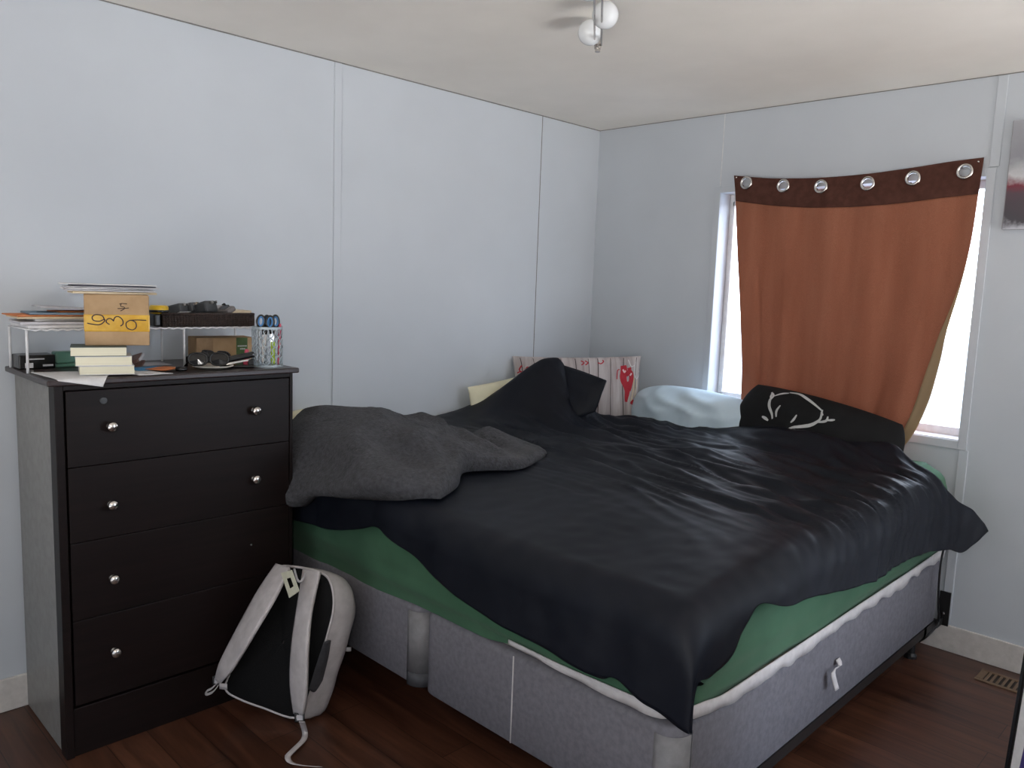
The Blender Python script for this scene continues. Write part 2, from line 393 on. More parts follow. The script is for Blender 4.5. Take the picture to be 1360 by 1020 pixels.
# loose sheets that lie under the books and hang over the front edge
def sheet_of(name, label, pts, mat, z, droop=0, group=None, cat_='paper', th=.0012):
    """pts: four corners (x,y) in order; droop: how far the part past the top's edge sinks"""
    a, b, c, e = [V((p[0],p[1],0)) for p in pts]; n = 14; P = []
    for j in range(n+1):
        r = []
        for i in range(n+1):
            u, v = i/n, j/n; q = (a*(1-u)+b*u)*(1-v) + (e*(1-u)+c*u)*v
            over = max(0, q.x - (DX+.018))
            zz = z + .0008*noise.noise(q*30)
            if over > 0 and droop: zz -= over*droop; q.x = DX+.020 + over*.45
            r.append(V((q.x,q.y,zz)))
        P.append(r)
    return tag(obj(name, MB().grid(P), mat, smooth=True, solid=th), label, cat_, group)
SH = 'loose sheets on the dresser top'
sheet_of('paper_sheet', 'white sheet under the three books drooping over the dresser front edge', [(.25,-3.0),(.468,-2.985),(.500,-2.87),(.30,-2.78)], PAPER, TOP+.003, .7, SH)
sheet_of('paper_sheet', 'white sheet lying right of the three books on the dresser', [(.28,-2.79),(.455,-2.755),(.45,-2.65),(.29,-2.70)], PAPER, TOP+.0024, 0, SH)
sheet_of('paper_sheet', 'grey sheet lying behind the blue card under the wire rack', [(.1,-2.72),(.2,-2.72),(.2,-2.55),(.1,-2.55)], PAPER2, TOP+.0024, 0, SH)
sheet_of('blue_card', 'bright blue card lying behind the orange card on the dresser', [(.27,-2.745),(.35,-2.72),(.33,-2.60),(.25,-2.62)], BLUE, TOP+.0058, 0, None, 'card', .002)
sheet_of('orange_card', 'orange card lying in front of the blue card on the dresser', [(.34,-2.695),(.41,-2.66),(.35,-2.585),(.29,-2.61)], ORANGE, TOP+.0086, 0, None, 'card', .002)
# books, page edges to the room
def book(y0, y1, z0, z1, x0, x1, cover, label, rz=0):
    b = thing('book', label, 'book', ((x0+x1)/2,(y0+y1)/2,z0), 'paperbacks stacked under the cardboard box')
    b.rotation_euler.z = rz; hx, hy, t = (x1-x0)/2, (y1-y0)/2, z1-z0
    obj('cover', MB().box((-hx,-hy,0),(hx,hy,.0018)).box((-hx,-hy,t-.0018),(hx,hy,t)).box((-hx,-hy,.0018),(-hx+.002,hy,t-.0018)), cover, b, local=True)
    obj('page_block', MB().box((-hx+.002,-hy+.001,.0018),(hx-.001,hy-.001,t-.0018)), PAGES, b, local=True)
B0 = TOP + .005
book(-2.897,-2.747,B0,B0+.027,.308,.428,COVERW,'bottom paperback of the three-book stack, lying on the white sheet',-.27)
book(-2.906,-2.752,B0+.0275,B0+.056,.308,.428,COVERW,'middle paperback of the three-book stack on the dresser',-.30)
book(-2.917,-2.765,B0+.0565,B0+.085,.304,.424,COVERG,'top paperback of the stack, with a dark green cover, under the box',-.31)
BT = B0 + .0855
# cardboard box with yellow tape and handwriting
bx = thing('cardboard_box', 'brown cardboard box with yellow tape and handwriting, standing on the books', 'box', (.352,-2.782,BT))
bx.rotation_euler.z = -.30
bw, bd, bh = .180, .09, .157
obj('carton', MB().box((-bd/2,-bw/2,0),(bd/2,bw/2,bh)), CARD, bx, local=True, bevel=.004)
tp_ = obj('tape', MB().box((-bd/2-.0012,-bw/2-.0012,bh*.27),(bd/2+.0012,bw/2+.0012,bh*.61)), TAPE, bx, local=True, bevel=.003)
fn = lambda a, b: V((bd/2+.0022, (a-330)/710*bw - bw/2, (905-b)/640*bh))
k = MB()
for st in ([(545,580),(520,530),(450,520),(415,550),(430,590),(490,600),(545,575),(540,605),(500,640),(440,642),(360,625)],
           [(600,640),(565,610),(575,575),(610,565),(645,595)], [(640,600),(660,550),(700,540),(740,580),(745,630),(715,660)],
           [(820,585),(780,620),(790,680),(850,705),(890,670),(885,615),(850,588),(820,585)], [(820,585),(900,580),(1005,583)]):
    k.ribbon(fn, st, 13, sub=5)
obj('handwriting', k, INK, bx, local=True)
fn2 = lambda a, b: V((bd/2+.0008, (a-330)/710*bw - bw/2, (905-b)/640*bh))
k = MB()
for st in ([(710,385),(740,375),(795,380)], [(730,380),(725,410),(760,420),(765,440),(720,470)], [(690,440),(750,438),(815,430)]): k.ribbon(fn2, st, 10, sub=4)
obj('marker_scribble', k, INK, bx, local=True)
# mail on the box
def flat(name, label, cat_, x, y, z, sx, sy, th, rz, mat, group=None, tilt=0, tiltx=0):
    o = obj(name, MB().box((-sx/2,-sy/2,0),(sx/2,sy/2,th)), mat, bevel=min(.0015,th*.3))
    o.location = (x,y,z); o.rotation_euler = (tiltx, tilt, rz)
    return tag(o, label, cat_, group)
z = BT + bh + .0005
mail = [(.115,.235,.007,.04,MANILA,'manila envelope lying directly on the yellow-taped box','envelope'),
        (.12,.25,.004,-.06,PAPER2,'grey envelope second from the bottom on the taped box','envelope'),
        (.11,.24,.004,.07,PAPER,'white envelope in the middle of the pile on the taped box','envelope'),
        (.12,.26,.003,-.02,PAPER2,'grey letter above the middle of the pile on the taped box','letter'),
        (.105,.23,.003,.06,DKPAPER,'dark grey leaflet near the top of the pile on the taped box','leaflet'),
        (.115,.265,.003,-.03,PAPER,'topmost white letter of the pile on the taped box','letter')]
for i, (sx, sy, th, rz, mt, lb, ct) in enumerate(mail):
    flat(ct, lb, ct, .335+.004*math.sin(i*2), -2.795+.008*math.cos(i*1.7), z, sx, sy, th, rz-.2, mt, 'mail piled on the taped box'); z += th + .0012
# paper pile on the rack, left end
z = RZ + .0018
pile = [(.17,.24,.010,.03,PAPER,'lowest white paper stack on the left end of the wire rack','papers',-2.885),
        (.17,.23,.009,-.05,PAPER2,'grey paper stack above the lowest papers on the wire rack','papers',-2.90),
        (.12,.22,.007,.06,PAPER,'white envelope under the manila envelope on the wire rack','envelope',-2.87),
        (.16,.235,.006,-.04,MANILA,'manila envelope in the pile at the rack\'s left end','envelope',-2.905),
        (.15,.22,.004,.05,ORANGE,'orange folder sticking out of the pile at the rack\'s left end','folder',-2.92),
        (.15,.20,.006,-.08,BLUEGREY,'blue-grey folder near the top of the rack\'s paper pile','folder',-2.885),
        (.10,.16,.003,.1,ORANGE,'small orange leaflet on the blue-grey folder','leaflet',-2.83)]
for i, (sx, sy, th, rz, mt, lb, ct, yy) in enumerate(pile):
    flat('paper_stack' if ct == 'papers' else ct, lb, ct, .158, yy, z, sx, sy, th, rz, mt, 'paper pile on the wire rack'); z += th + .001
o = flat('envelope', 'open white envelope tilted on top of the rack\'s paper pile', 'envelope', .16, -2.85, z+.005, .12, .21, .005, -.06, PAPER2, 'paper pile on the wire rack', tiltx=-.05)
# tray and its contents on the rack, right end
tr_ = thing('woven_tray', 'long dark brown woven tray on the right end of the wire rack', 'tray', (.165,-2.43,RZ+.0016))
tw, tl, th_ = .15, .33, .044
k = MB().box((-tw/2,-tl/2,0),(tw/2,tl/2,.004)).box((-tw/2,-tl/2,.004),(-tw/2+.006,tl/2,th_)).box((tw/2-.006,-tl/2,.004),(tw/2,tl/2,th_)).box((-tw/2,-tl/2,.004),(tw/2,-tl/2+.006,th_)).box((-tw/2,tl/2-.006,.004),(tw/2,tl/2,th_))
obj('basket', k, WICKER, tr_, local=True, bevel=.002)
k = MB()
for i in range(34):
    y = -tl/2 + tl*i/33; k.tube([(tw/2+.001,y,.002),(tw/2+.0025,y,th_/2),(tw/2+.001,y,th_)], .0022, 5)
for zz in (.007,.014,.021,.028,.036): k.tube([(tw/2+.002+.0016*(-1)**i,-tl/2+tl*i/34,zz) for i in range(35)], .0016, 5)
obj('weave', k, WICKER, tr_, local=True)
obj('rim', MB().tube([(-tw/2,-tl/2,th_),(tw/2,-tl/2,th_),(tw/2,tl/2,th_),(-tw/2,tl/2,th_)], .005, 8, closed=True), WICKER, tr_, local=True, smooth=True)
zt = RZ + .006
def adapter(x, y, z, rz, ry, label):
    a_ = thing('power_adapter', label, 'adapter', (x,y,z), 'black adapters in the woven tray'); a_.rotation_euler = (0,ry,rz)
    obj('body', MB().box((-.03,-.022,0),(.03,.022,.034)), DGREY, a_, local=True, bevel=.006)
    obj('prong', MB().box((.03,-.008,.022),(.044,-.006,.03)), CHROME, a_, local=True); obj('prong', MB().box((.03,.006,.022),(.044,.008,.03)), CHROME, a_, local=True)
    obj('cable', MB().tube([(-.03,0,.012),(-.04,.005,.012),(-.045,.018,.006),(-.03,.03,.004)], .0025, 6), BUCKLE, a_, local=True, smooth=True)
zz = RZ + .048
adapter(.15,-2.505,zz-.006,.5,-.25,'black power adapter at the left of the woven tray, nearest the white card')
adapter(.135,-2.462,zz-.004,.8,-.3,'middle black power adapter in the woven tray')
adapter(.165,-2.413,zz-.006,.4,-.28,'largest black power adapter in the woven tray, beside the grey phone')
for o in (x for x in C.objects if x.name == 'power_adapter.002'): o.scale = (1.25,1.35,1.25)
o = obj('card', MB().box((-.03,-.026,0),(.03,.026,.001)), PAPER); o.location = (.205,-2.525,RZ+.043); o.rotation_euler = (0,-.35,.4); tag(o, 'white card propped in the left of the woven tray', 'card')
ph = thing('cordless_phone', 'grey handset lying tilted in the middle of the woven tray', 'phone', (.17,-2.355,RZ+.05)); ph.rotation_euler = (.5,0,.3)
obj('handset', MB().box((-.06,-.02,0),(.06,.02,.02)), PHGREY, ph, local=True, bevel=.007)
obj('keypad', MB().box((-.045,-.013,.02),(.0,.013,.0212)), PAPER2, ph, local=True); obj('screen', MB().box((.01,-.013,.02),(.04,.013,.0212)), BLK, ph, local=True)
o = obj('charger_plug', MB().box((-.012,-.012,0),(.012,.012,.022)).box((-.004,-.006,.022),(-.002,.006,.032)).box((.002,-.006,.022),(.004,.006,.032)), BLK, bevel=.002); o.location = (.15,-2.325,RZ+.052); o.rotation_euler = (.5,0,.2); tag(o, 'small black plug behind the grey handset in the tray', 'plug')
flat('paper_stack', 'pale notepad pages on the right end of the woven tray', 'papers', .165,-2.315,RZ+.046,.11,.10,.012,.08,MANILA, None)
tm = thing('tape_measure', 'yellow tape measure perched at the left end of the woven tray', 'tape measure', (.205,-2.595,RZ+.047))
tm.rotation_euler = (0,0,.1)
obj('case', MB().lathe([(0,0),(.026,0),(.031,.004),(.031,.022),(.026,.027),(0,.027)], None, 28), YELLOW, tm, local=True, smooth=True)
obj('grip', MB().lathe([(.0315,.003),(.033,.006),(.033,.010),(.0315,.012)], None, 28), BLK, tm, local=True, smooth=True)
obj('base', MB().box((-.026,-.028,-.044),(.026,.020,0)), BLK, tm, local=True, bevel=.006)
# under the rack
lb_ = thing('label_maker', 'small black boxy gadget with pale labels behind the rack\'s front left leg', 'gadget', (.10,-2.952,TOP))
obj('body', MB().box((-.04,-.052,0),(.04,.052,.045)), BLK, lb_, local=True, bevel=.004)
obj('label_strip', MB().box((.0395,-.035,.004),(.0412,-.012,.02)), PAPER, lb_, local=True); obj('slot', MB().box((.0395,-.03,.03),(.0412,.02,.034)), PAPER2, lb_, local=True); obj('label_strip', MB().box((.0395,.015,.008),(.0412,.045,.014)), PAPER2, lb_, local=True)
o = obj('tape_dispenser', MB().box((-.04,-.035,0),(.04,.035,.012)).prism([(-.03,.012),(.03,.012),(.024,.05),(-.02,.05)], -.03, .03, Matrix.Rotation(PI/2,4,'X')), GREENP, bevel=.006); o.location = (.085,-2.862,TOP); tag(o, 'translucent green plastic dispenser beside the black gadget under the rack', 'dispenser')
wl = thing('wallet', 'brown leather wallet propped open between the books and the rack leg', 'wallet', (.20,-2.70,TOP+.006)); wl.rotation_euler = (.25,0,1.0)
obj('flap', MB().box((-.05,-.035,0),(.05,.035,.012), T(0,0,.008,0,0,-.35)), WBROWN, wl, local=True, bevel=.004); obj('back_flap', MB().box((-.05,-.035,0),(.05,.035,.008)), WBROWN, wl, local=True, bevel=.003)
obj('paper_edge', MB().box((.05,-.03,.002),(.054,.03,.010), T(0,0,.008,0,0,-.35)), PAPER2, wl, local=True)
cb = thing('carton_box', 'tan carton with a green label band under the right end of the rack', 'box', (.12,-2.335,TOP))
cb.rotation_euler.z = -.12
obj('carton', MB().box((-.05,-.105,0),(.05,.105,.09)), CARD, cb, local=True, bevel=.003)
obj('flap', MB().box((.0503,-.104,.002),(.0515,-.045,.088)), CARDD, cb, local=True)  # darker strip paints the carton's shaded side face onto its front
gl_ = obj('label_band', MB().box((.0502,.04,.001),(.0512,.082,.089)), GREENLBL, cb, local=True)
k = MB()
for r_, (a0, a1) in enumerate(((.045,.078),(.054,.070))):
    yy = a0
    while yy < a1: k.box((.0512,yy,.056-.011*r_),(.0518,yy+.0035,.060-.011*r_)); yy += .005
obj('label_lettering', k, PAPER, gl_, local=True)
ds = thing('dish', 'shallow white dish holding sunglasses at the front of the dresser', 'dish', (.355,-2.475,TOP))
obj('bowl', MB().lathe([(0,.001),(.045,.001),(.066,.009),(.068,.010),(.067,.012),(.045,.005),(0,.004)], None, 36), DISH, ds, local=True, smooth=True)
def sunglasses(loc, rot, label, sc=1):
    g = thing('sunglasses', label, 'sunglasses', loc, 'sunglasses on the dresser'); g.rotation_euler = rot; g.scale = (sc,)*3
    for sx in (-1, 1):
        pts = [V((sx*.034+.029*math.copysign(abs(math.cos(a))**.75,math.cos(a)), -.004-.004*abs(math.cos(a)), .021*math.copysign(abs(math.sin(a))**.8,math.sin(a)))) for a in [2*PI*i/24 for i in range(24)]]
        obj('rim', MB().tube(pts, .0032, 6, closed=True), BLK, g, local=True, smooth=True)
        obj('lens', MB().add([(sx*.034,-.007,0)] + [tuple(p) for p in pts], [(0,i+1,(i+1)%24+1) for i in range(24)]), LENS, g, local=True)
        obj('temple', MB().tube([(sx*.063,0,.008),(sx*.066,.008,.009),(sx*.062,.07,.006),(sx*.058,.115,-.006),(sx*.056,.13,-.018)], [.004,.004,.003,.0035,.003], 6), BLK, g, local=True, smooth=True)
    obj('bridge', MB().tube([(-.006,-.004,.006),(0,-.006,.010),(.006,-.004,.006)], .003, 6), BLK, g, local=True, smooth=True)
sunglasses((.375,-2.50,TOP+.034), (-.25,0,1.25), 'black sunglasses standing open at the front of the white dish')
sunglasses((.33,-2.455,TOP+.036), (-.5,0.1,1.9), 'black sunglasses lying behind the first pair in the white dish')
o = thing('stapler', 'black stapler at the dresser front between the dish and the pen cup', 'stapler', (.365,-2.385,TOP)); o.rotation_euler.z = 1.15
obj('base', MB().box((-.065,-.018,0),(.05,.018,.010)), BLK, o, local=True, bevel=.004)
obj('arm', MB().box((-.06,-.016,0),(.055,.016,.020), T(0,0,.026,0,0,-.22)), BLK, o, local=True, bevel=.007); obj('pivot', MB().box((.03,-.014,.008),(.05,.014,.03)), BLK, o, local=True, bevel=.003)
obj('slide', MB().box((-.055,-.008,0),(.04,.008,.006), T(0,0,.018,0,0,-.2)), CHROME, o, local=True)
o = obj('lens_cap', MB().lathe([(0,0),(.017,0),(.019,.004),(.017,.013),(0,.015)], None, 22), BLK, smooth=True); o.location = (.375,-2.592,TOP); tag(o, 'small round black cap left of the white dish on the dresser', 'cap')
hl = thing('highlighter', 'pink highlighter standing against the left of the pen cup', 'pen', (.325,-2.343,TOP))
hl.rotation_euler = (-.08,.1,0)
obj('barrel', MB().lathe([(0,0),(.007,0),(.008,.004),(.008,.035),(.0065,.038),(0,.038)], None, 14), PINK, hl, local=True, smooth=True); obj('cap', MB().lathe([(.0075,.036),(.0075,.056),(.005,.06),(0,.06)], None, 14), PINK, hl, local=True, smooth=True)
# pen cup
CX, CY, CR, CH = .36, -2.275, .052, .142
pc = thing('pen_cup', 'silver lattice metal pen cup at the right end of the dresser top', 'cup', (CX,CY,TOP))
k = MB(); NL = 11
for s in (-1, 1):
    for i in range(NL):
        pts = []
        for q in range(29):
            z = .006 + (CH-.012)*q/28; ph_ = q/28*4*PI
            a = 2*PI*i/NL + s*(PI/NL)*2*(q/28*2) + s*.10*math.sin(ph_*2)
            pts.append((CR*math.cos(a), CR*math.sin(a), z))
        k.tube(pts, .0020, 5)
obj('lattice', k, CUPM, pc, local=True, smooth=True)
for z, n_ in ((CH-.003,'rim'),(.004,'base_ring')):
    obj(n_, MB().lathe([(CR-.002,z-.005),(CR+.002,z-.005),(CR+.002,z+.003),(CR-.002,z+.003),(CR-.002,z-.005)], None, 36), CUPM, pc, local=True, smooth=False)
obj('base', MB().lathe([(0,.0005),(CR,.0005),(CR,.003),(0,.003)], None, 32), CUPM, pc, local=True)
def scissors(x, y, rz, label, lean):
    s_ = thing('scissors', label, 'scissors', (CX+x,CY+y,TOP+.01), 'scissors standing in the pen cup'); s_.rotation_euler = (0,lean,rz)
    for sx in (-1, 1):
        bl = obj('blade', MB().prism([(0,0),(sx*.004,.01),(sx*.008,.10),(sx*.002,.115),(-sx*.004,.10)], -.001+.002*sx*.5, .001+.002*sx*.5, Matrix.Rotation(PI/2,4,'X')), CHROME, s_, local=True)
        ring = [(sx*.0155+.0125*math.cos(a), 0, .150+.021*math.sin(a)) for a in [2*PI*i/20 for i in range(20)]]
        obj('handle', MB().tube(ring, .0042, 8, closed=True).tube([(sx*.004,0,.105),(sx*.008,0,.132)], .004, 8), BLK, s_, local=True, smooth=True)
        ring = [(sx*.0155+.0082*math.cos(a), 0, .150+.0165*math.sin(a)) for a in [2*PI*i/20 for i in range(20)]]
        g_ = obj('grip', MB().tube(ring, .0035, 8, closed=True), SCBLUE, s_, local=True, smooth=True); g_['label'] = 'blue inner grip'
scissors(.008,-.022,1.15,'blue-gripped scissors standing at the left of the pen cup',.06)
scissors(.004,.018,1.45,'blue-gripped scissors standing at the right of the pen cup',-.03)
def pen(x, y, h, r, m1, label, lean=(0,0)):
    p = thing('pen', label, 'pen', (CX+x,CY+y,TOP+.0045), 'pens in the pen cup'); p.rotation_euler = (lean[0],lean[1],0)
    obj('barrel', MB().lathe([(0,0),(r*.5,0),(r,.01),(r,h*.7)], None, 12), m1, p, local=True, smooth=True)
    obj('cap', MB().lathe([(r,h*.7),(r*1.1,h*.7),(r*1.1,h*.96),(r*.8,h),(0,h)], None, 12), m1, p, local=True, smooth=True)
pen(.03,.005,.085,.007,HILITE,'lime green highlighter seen through the pen cup lattice')
pen(.012,.036,.148,.004,PINK,'thin pink pencil standing at the right rim of the pen cup',(-.05,0))
pen(-.02,.03,.150,.004,PAPER2,'grey pen standing at the back right of the pen cup',(-.04,0))
pen(-.025,.0,.155,.0045,BLK,'black pen standing at the back of the pen cup')

# ------------------------------------------------------------------ bed
BX0, BX1, BY0, BY1 = .055, 2.02, -2.085, -.055
BTOP, MTOP = .425, .750
def rrect(x0, x1, y0, y1, r, n=8):
    o = []
    for cx, cy, a in ((x1-r,y1-r,0),(x0+r,y1-r,PI/2),(x0+r,y0+r,PI),(x1-r,y0+r,1.5*PI)):
        for i in range(n+1): o.append((cx + r*math.cos(a+PI/2*i/n), cy + r*math.sin(a+PI/2*i/n)))
    return o
def rbox(mb, x0, x1, y0, y1, z0, z1, r, e):
    lv = [(z0,e*.4),(z0+e*.4,0),(z1-e,0)] + [(z1-e+e*math.sin(a), e*(1-math.cos(a))) for a in (PI/8,PI/4,3*PI/8,PI/2)]
    rows = [[V((x,y,z)) for x, y in rrect(x0+i,x1-i,y0+i,y1-i,max(r-i,.004))] for z, i in lv]
    b = len(mb.v); mb.grid(rows, cv=True); n = len(rows[0])
    mb.f.append(tuple(b + j for j in reversed(range(n)))); mb.f.append(tuple(b + (len(rows)-1)*n + j for j in range(n)))
    return mb
bf = thing('bed_frame', 'black metal bed frame under the grey box springs', 'bed frame', (1.04,-1.05,0))
RB = .145
k = MB().box((BX0+.02,BY0+.17,RB-.035),(BX0+.05,BY1,RB)).box((BX1-.03,BY0+.17,RB-.035),(BX1,BY1,RB)).box((BX0+.02,BY1-.16,RB-.035),(BX1,BY1-.13,RB)).box((BX0+.02,BY0+.35,RB-.035),(BX1,BY0+.38,RB)).box((1.02,BY0+.35,RB-.035),(1.05,BY1-.13,RB))
obj('side_rails', k, BLACKMETAL, bf)
for x, y in ((BX0+.06,BY1-.14),(BX1-.05,BY1-.14),(BX0+.06,BY0+.36),(BX1-.05,BY0+.36),(1.035,BY1-.14),(1.035,BY0+.36)):
    lg = obj('leg', MB().lathe([(0,.02),(.016,.02),(.016,RB-.03),(0,RB-.03)], Matrix.Translation((x,y,0)), 14), BLACKMETAL, bf)
    obj('foot', MB().lathe([(0,0),(.026,0),(.026,.012),(.018,.022),(0,.022)], Matrix.Translation((x,y,0)), 16), BUCKLE, lg)
for x in (BX0+.03, BX1+.012):
    hb = obj('headboard_bracket', MB().box((x-.004,BY1-.03,RB-.03),(x,BY1+.045,RB+.0)).box((x-.022,BY1+.038,RB-.035),(x+.022,BY1+.045,RB+.115)), BLACKMETAL, bf, bevel=.002)
    obj('bolt', MB().lathe([(0,0),(.007,0),(.007,.004),(0,.005)], Matrix.Translation((x,BY1+.038,RB+.02)) @ Matrix.Rotation(PI/2,4,'X'), 8), CHROME, hb)
for x0, x1, lb in ((BX0,1.028,'grey box spring on the wall side, its foot end behind the backpack'),(1.036,BX1,'grey box spring on the open side of the bed, with a white fabric loop')):
    b_ = thing('box_spring', lb, 'box spring', ((x0+x1)/2,-1.07,RB), 'split box springs under the mattress')
    obj('upholstery', rbox(MB(), x0, x1, BY0, BY1, RB, BTOP, .055, .02), UPH, b_, smooth=True)
    k = MB()
    g = []
    for sx in (x1,):
        s = 1 if sx == x1 else -1
        cx, cy, r = sx - s*.055, BY0+.055, .0565
        arc = [(cx + s*r*math.cos(a), cy - r*math.sin(a)) for a in [PI/2*i/10 for i in range(11)]]
        arc = [(arc[0][0], arc[0][1]+.012)] + arc + [(arc[-1][0]-s*.012, arc[-1][1])]
        o = obj('corner_guard', MB().grid([[V((x,y,z)) for x, y in arc] for z in (RB+.045, BTOP-.02)]), GUARD, b_, smooth=True, solid=.001); o['label'] = 'lighter rounded corner cover'
        obj('corner_base', MB().grid([[V((x,y,z)) for x, y in arc] for z in (RB-.004, RB+.044)]), BAGDARK, b_, smooth=True, solid=.001)
    if x1 == BX1:
        o = obj('seam_piping', MB().tube([(1.458,BY0-.001,z) for z in (RB+.006,.25,.35,BTOP-.004)], .0022, 6), PADW, b_, smooth=True)
        o = obj('seam_piping', MB().tube([(BX1+.001,BY0+.06,z) for z in (RB+.006,.3,BTOP-.01)], .003, 6), BAGDARK, b_, smooth=True)
        tp0 = at(1112,875,'x',BX1+.004); tp1 = at(1106,893,'x',BX1+.02); tp2 = at(1111,916,'x',BX1+.03)
        P = [[p + V((0,dy,0)) for dy in (-.014,.014)] for p in spline([tp0, tp0+V((.012,-.004,-.02)), tp1, tp2], 12)]
        obj('handle_loop', MB().grid(P), PADW, b_, smooth=True, solid=.003)['label'] = 'white fabric loop'
mt = thing('mattress', 'thick king mattress in a green fitted sheet on the grey box springs', 'mattress', (1.04,-1.07,BTOP))
obj('core', rbox(MB(), BX0+.012, BX1-.012, BY0+.012, BY1-.012, BTOP+.001, MTOP-.03, .09, .05), CREAM, mt, smooth=True)
# fitted sheet: sides with soft horizontal folds
lv = [(BTOP+.028,.006),(BTOP+.06,-.006),(BTOP+.12,-.014),(.60,-.016),(.64,-.012),(.66,-.010),(.68,-.004),(.70,.006),(.718,.022),(.731,.045),(MTOP,.075)]
fine = []
for i in range(len(lv)-1):
    for q in range(5): fine.append((lv[i][0]+(lv[i+1][0]-lv[i][0])*q/5, lv[i][1]+(lv[i+1][1]-lv[i][1])*q/5))
fine.append(lv[-1]); rows = []
def dense(loop, step=.03):
    o = []
    for i in range(len(loop)):
        a, b = V((*loop[i],0)), V((*loop[(i+1) % len(loop)],0)); k = max(1, int((b-a).length/step))
        o += [a + (b-a)*q/k for q in range(k)]
    return o
base = dense(rrect(BX0,BX1,BY0,BY1,.10,10)); cxy = V((1.04,-1.07,0))
for z, ins in fine:
    r = []
    for p in base:
        qx = min(max(p.x,BX0+.1),BX1-.1); qy = min(max(p.y,BY0+.1),BY1-.1)
        n_ = V((p.x-qx,p.y-qy,0)); n_ = n_.normalized() if n_.length > 1e-6 else V((0,0,0))
        wob = .007*noise.noise(V((p.x*2.2,p.y*2.2,z*22))) + .004*noise.noise(V((p.x*9,p.y*9,z*9)))
        zz = z
        if z < BTOP+.03:
            zz = z + .006*noise.noise(V((p.x*3,p.y*3,4)))
            if p.y < BY0+.02: zz += .010*sm(1.5,1.95,p.x) - .026*sm(1.5,1.3,p.x) - .02*sm(1.0,.5,p.x)
        if z > .6: zz += (.02+.055*sm(1.3,1.8,p.x))*sm(-.6,-.15,p.y)
        r.append(V((p.x,p.y,zz)) + n_*(wob*sm(MTOP,.68,z) - ins))
    rows.append(r)
k = MB().grid(rows, cv=True); k.f.append(tuple((len(rows)-1)*len(base)+j for j in range(len(base))))
obj('fitted_sheet', k, SHEET, mt, smooth=True)['label'] = 'green fitted sheet'
# cream mattress pad showing below the sheet along the open side and round the foot corner
path = [V((1.44,BY0-.004,0)),V((1.75,BY0-.008,0)),V((1.93,BY0-.006,0)),V((BX1-.03,BY0+.03,0)),V((BX1+.006,BY0+.10,0)),V((BX1+.010,-1.6,0)),V((BX1+.008,-1,0)),V((BX1+.006,-.4,0)),V((BX1,BY1,0))]
pp = spline(path, 150); P = []
for i, p in enumerate(pp):
    f = i/149; foot = sm(.30,.24,f)
    lo = .432 - .03*abs(noise.noise(V((p.x*4,p.y*4,1)))) - .012*noise.noise(V((p.x*14,p.y*14,3))) + .016*foot
    lo = max(lo, .385)
    hi = .468 + .012*foot*sm(.06,.2,f)
    lo = lo*(1-foot) + (hi-.012-.022*sm(0,.2,f))*foot
    P.append([V((p.x,p.y,lo)) + V((.004,-.004,0))*math.sin(i*.7), V((p.x,p.y,(lo+hi)/2)), V((p.x,p.y,hi))])
obj('mattress_pad', MB().grid(P), PADW, mt, smooth=True, solid=.004)['label'] = 'ragged white mattress pad edge'

# ------------------------------------------------------------------ duvet: draped over the bed
RD = .10
XR, YF = BX1+.075, BY0-.075           # where the hanging cloth settles
def drape(s, t):
    """cloth coordinates -> (x, y, drop)"""
    a = s - (XR-RD); b = (YF+RD) - t; x, y, dr = s, t, 0
    if a > 0:
        if a < RD*PI/2: x = XR-RD+RD*math.sin(a/RD); dr += RD*(1-math.cos(a/RD))
        else: x = XR + .10*(a-RD*PI/2); dr += RD + (a-RD*PI/2)
    if b > 0:
        if b < RD*PI/2: y = YF+RD-RD*math.sin(b/RD); dr += RD*(1-math.cos(b/RD))
        else: y = YF - .08*(b-RD*PI/2); dr += RD + (b-RD*PI/2)
    return x, y, dr
def arc_len(drop):
    if drop <= 0: return 0
    return RD*math.acos(1-drop/RD) if drop < RD else RD*PI/2 + drop - RD
PKX, PKY = .33, -.66
def top_h(x, y):
    x = min(x, XR); y = max(y, YF)
    h = .797 + .012*noise.noise(V((x*1.7,y*1.7,2)))
    h += .055*gauss(x-.05,.30)*sm(-.3,-.9,y)*sm(-1.9,-1.3,y)
    # ridge of the turned-back head edge, over the pillows
    A = .030 + .065*sm(.8,1.4,x) - .03*sm(1.85,2.1,x)
    h += A*gauss(y+.27+.03*math.sin(x*5),.105)*sm(.3,.6,x)
    h -= .012*gauss(y+.50,.08)*sm(.4,.7,x)
    # pile standing against the corner cushion
    dx, dy = x-PKX, y-PKY; al = (dx*.55+dy*.83); ac = (dx*.83-dy*.55)
    h += .335*math.exp(-(abs(ac)/(.17 if ac > 0 else .26))**1.6)*math.exp(-(abs(al)/(.14 if al > 0 else .30))**(1.5 if al > 0 else 2))
    # something soft under the fleece blanket
    h += .14*math.exp(-((x-.34)/.34)**2-((y+1.93)/(.30 if y > -1.93 else .22))**2)
    h -= .025*sm(-1.6,-2.1,y)*sm(.8,1.3,x)
    return h
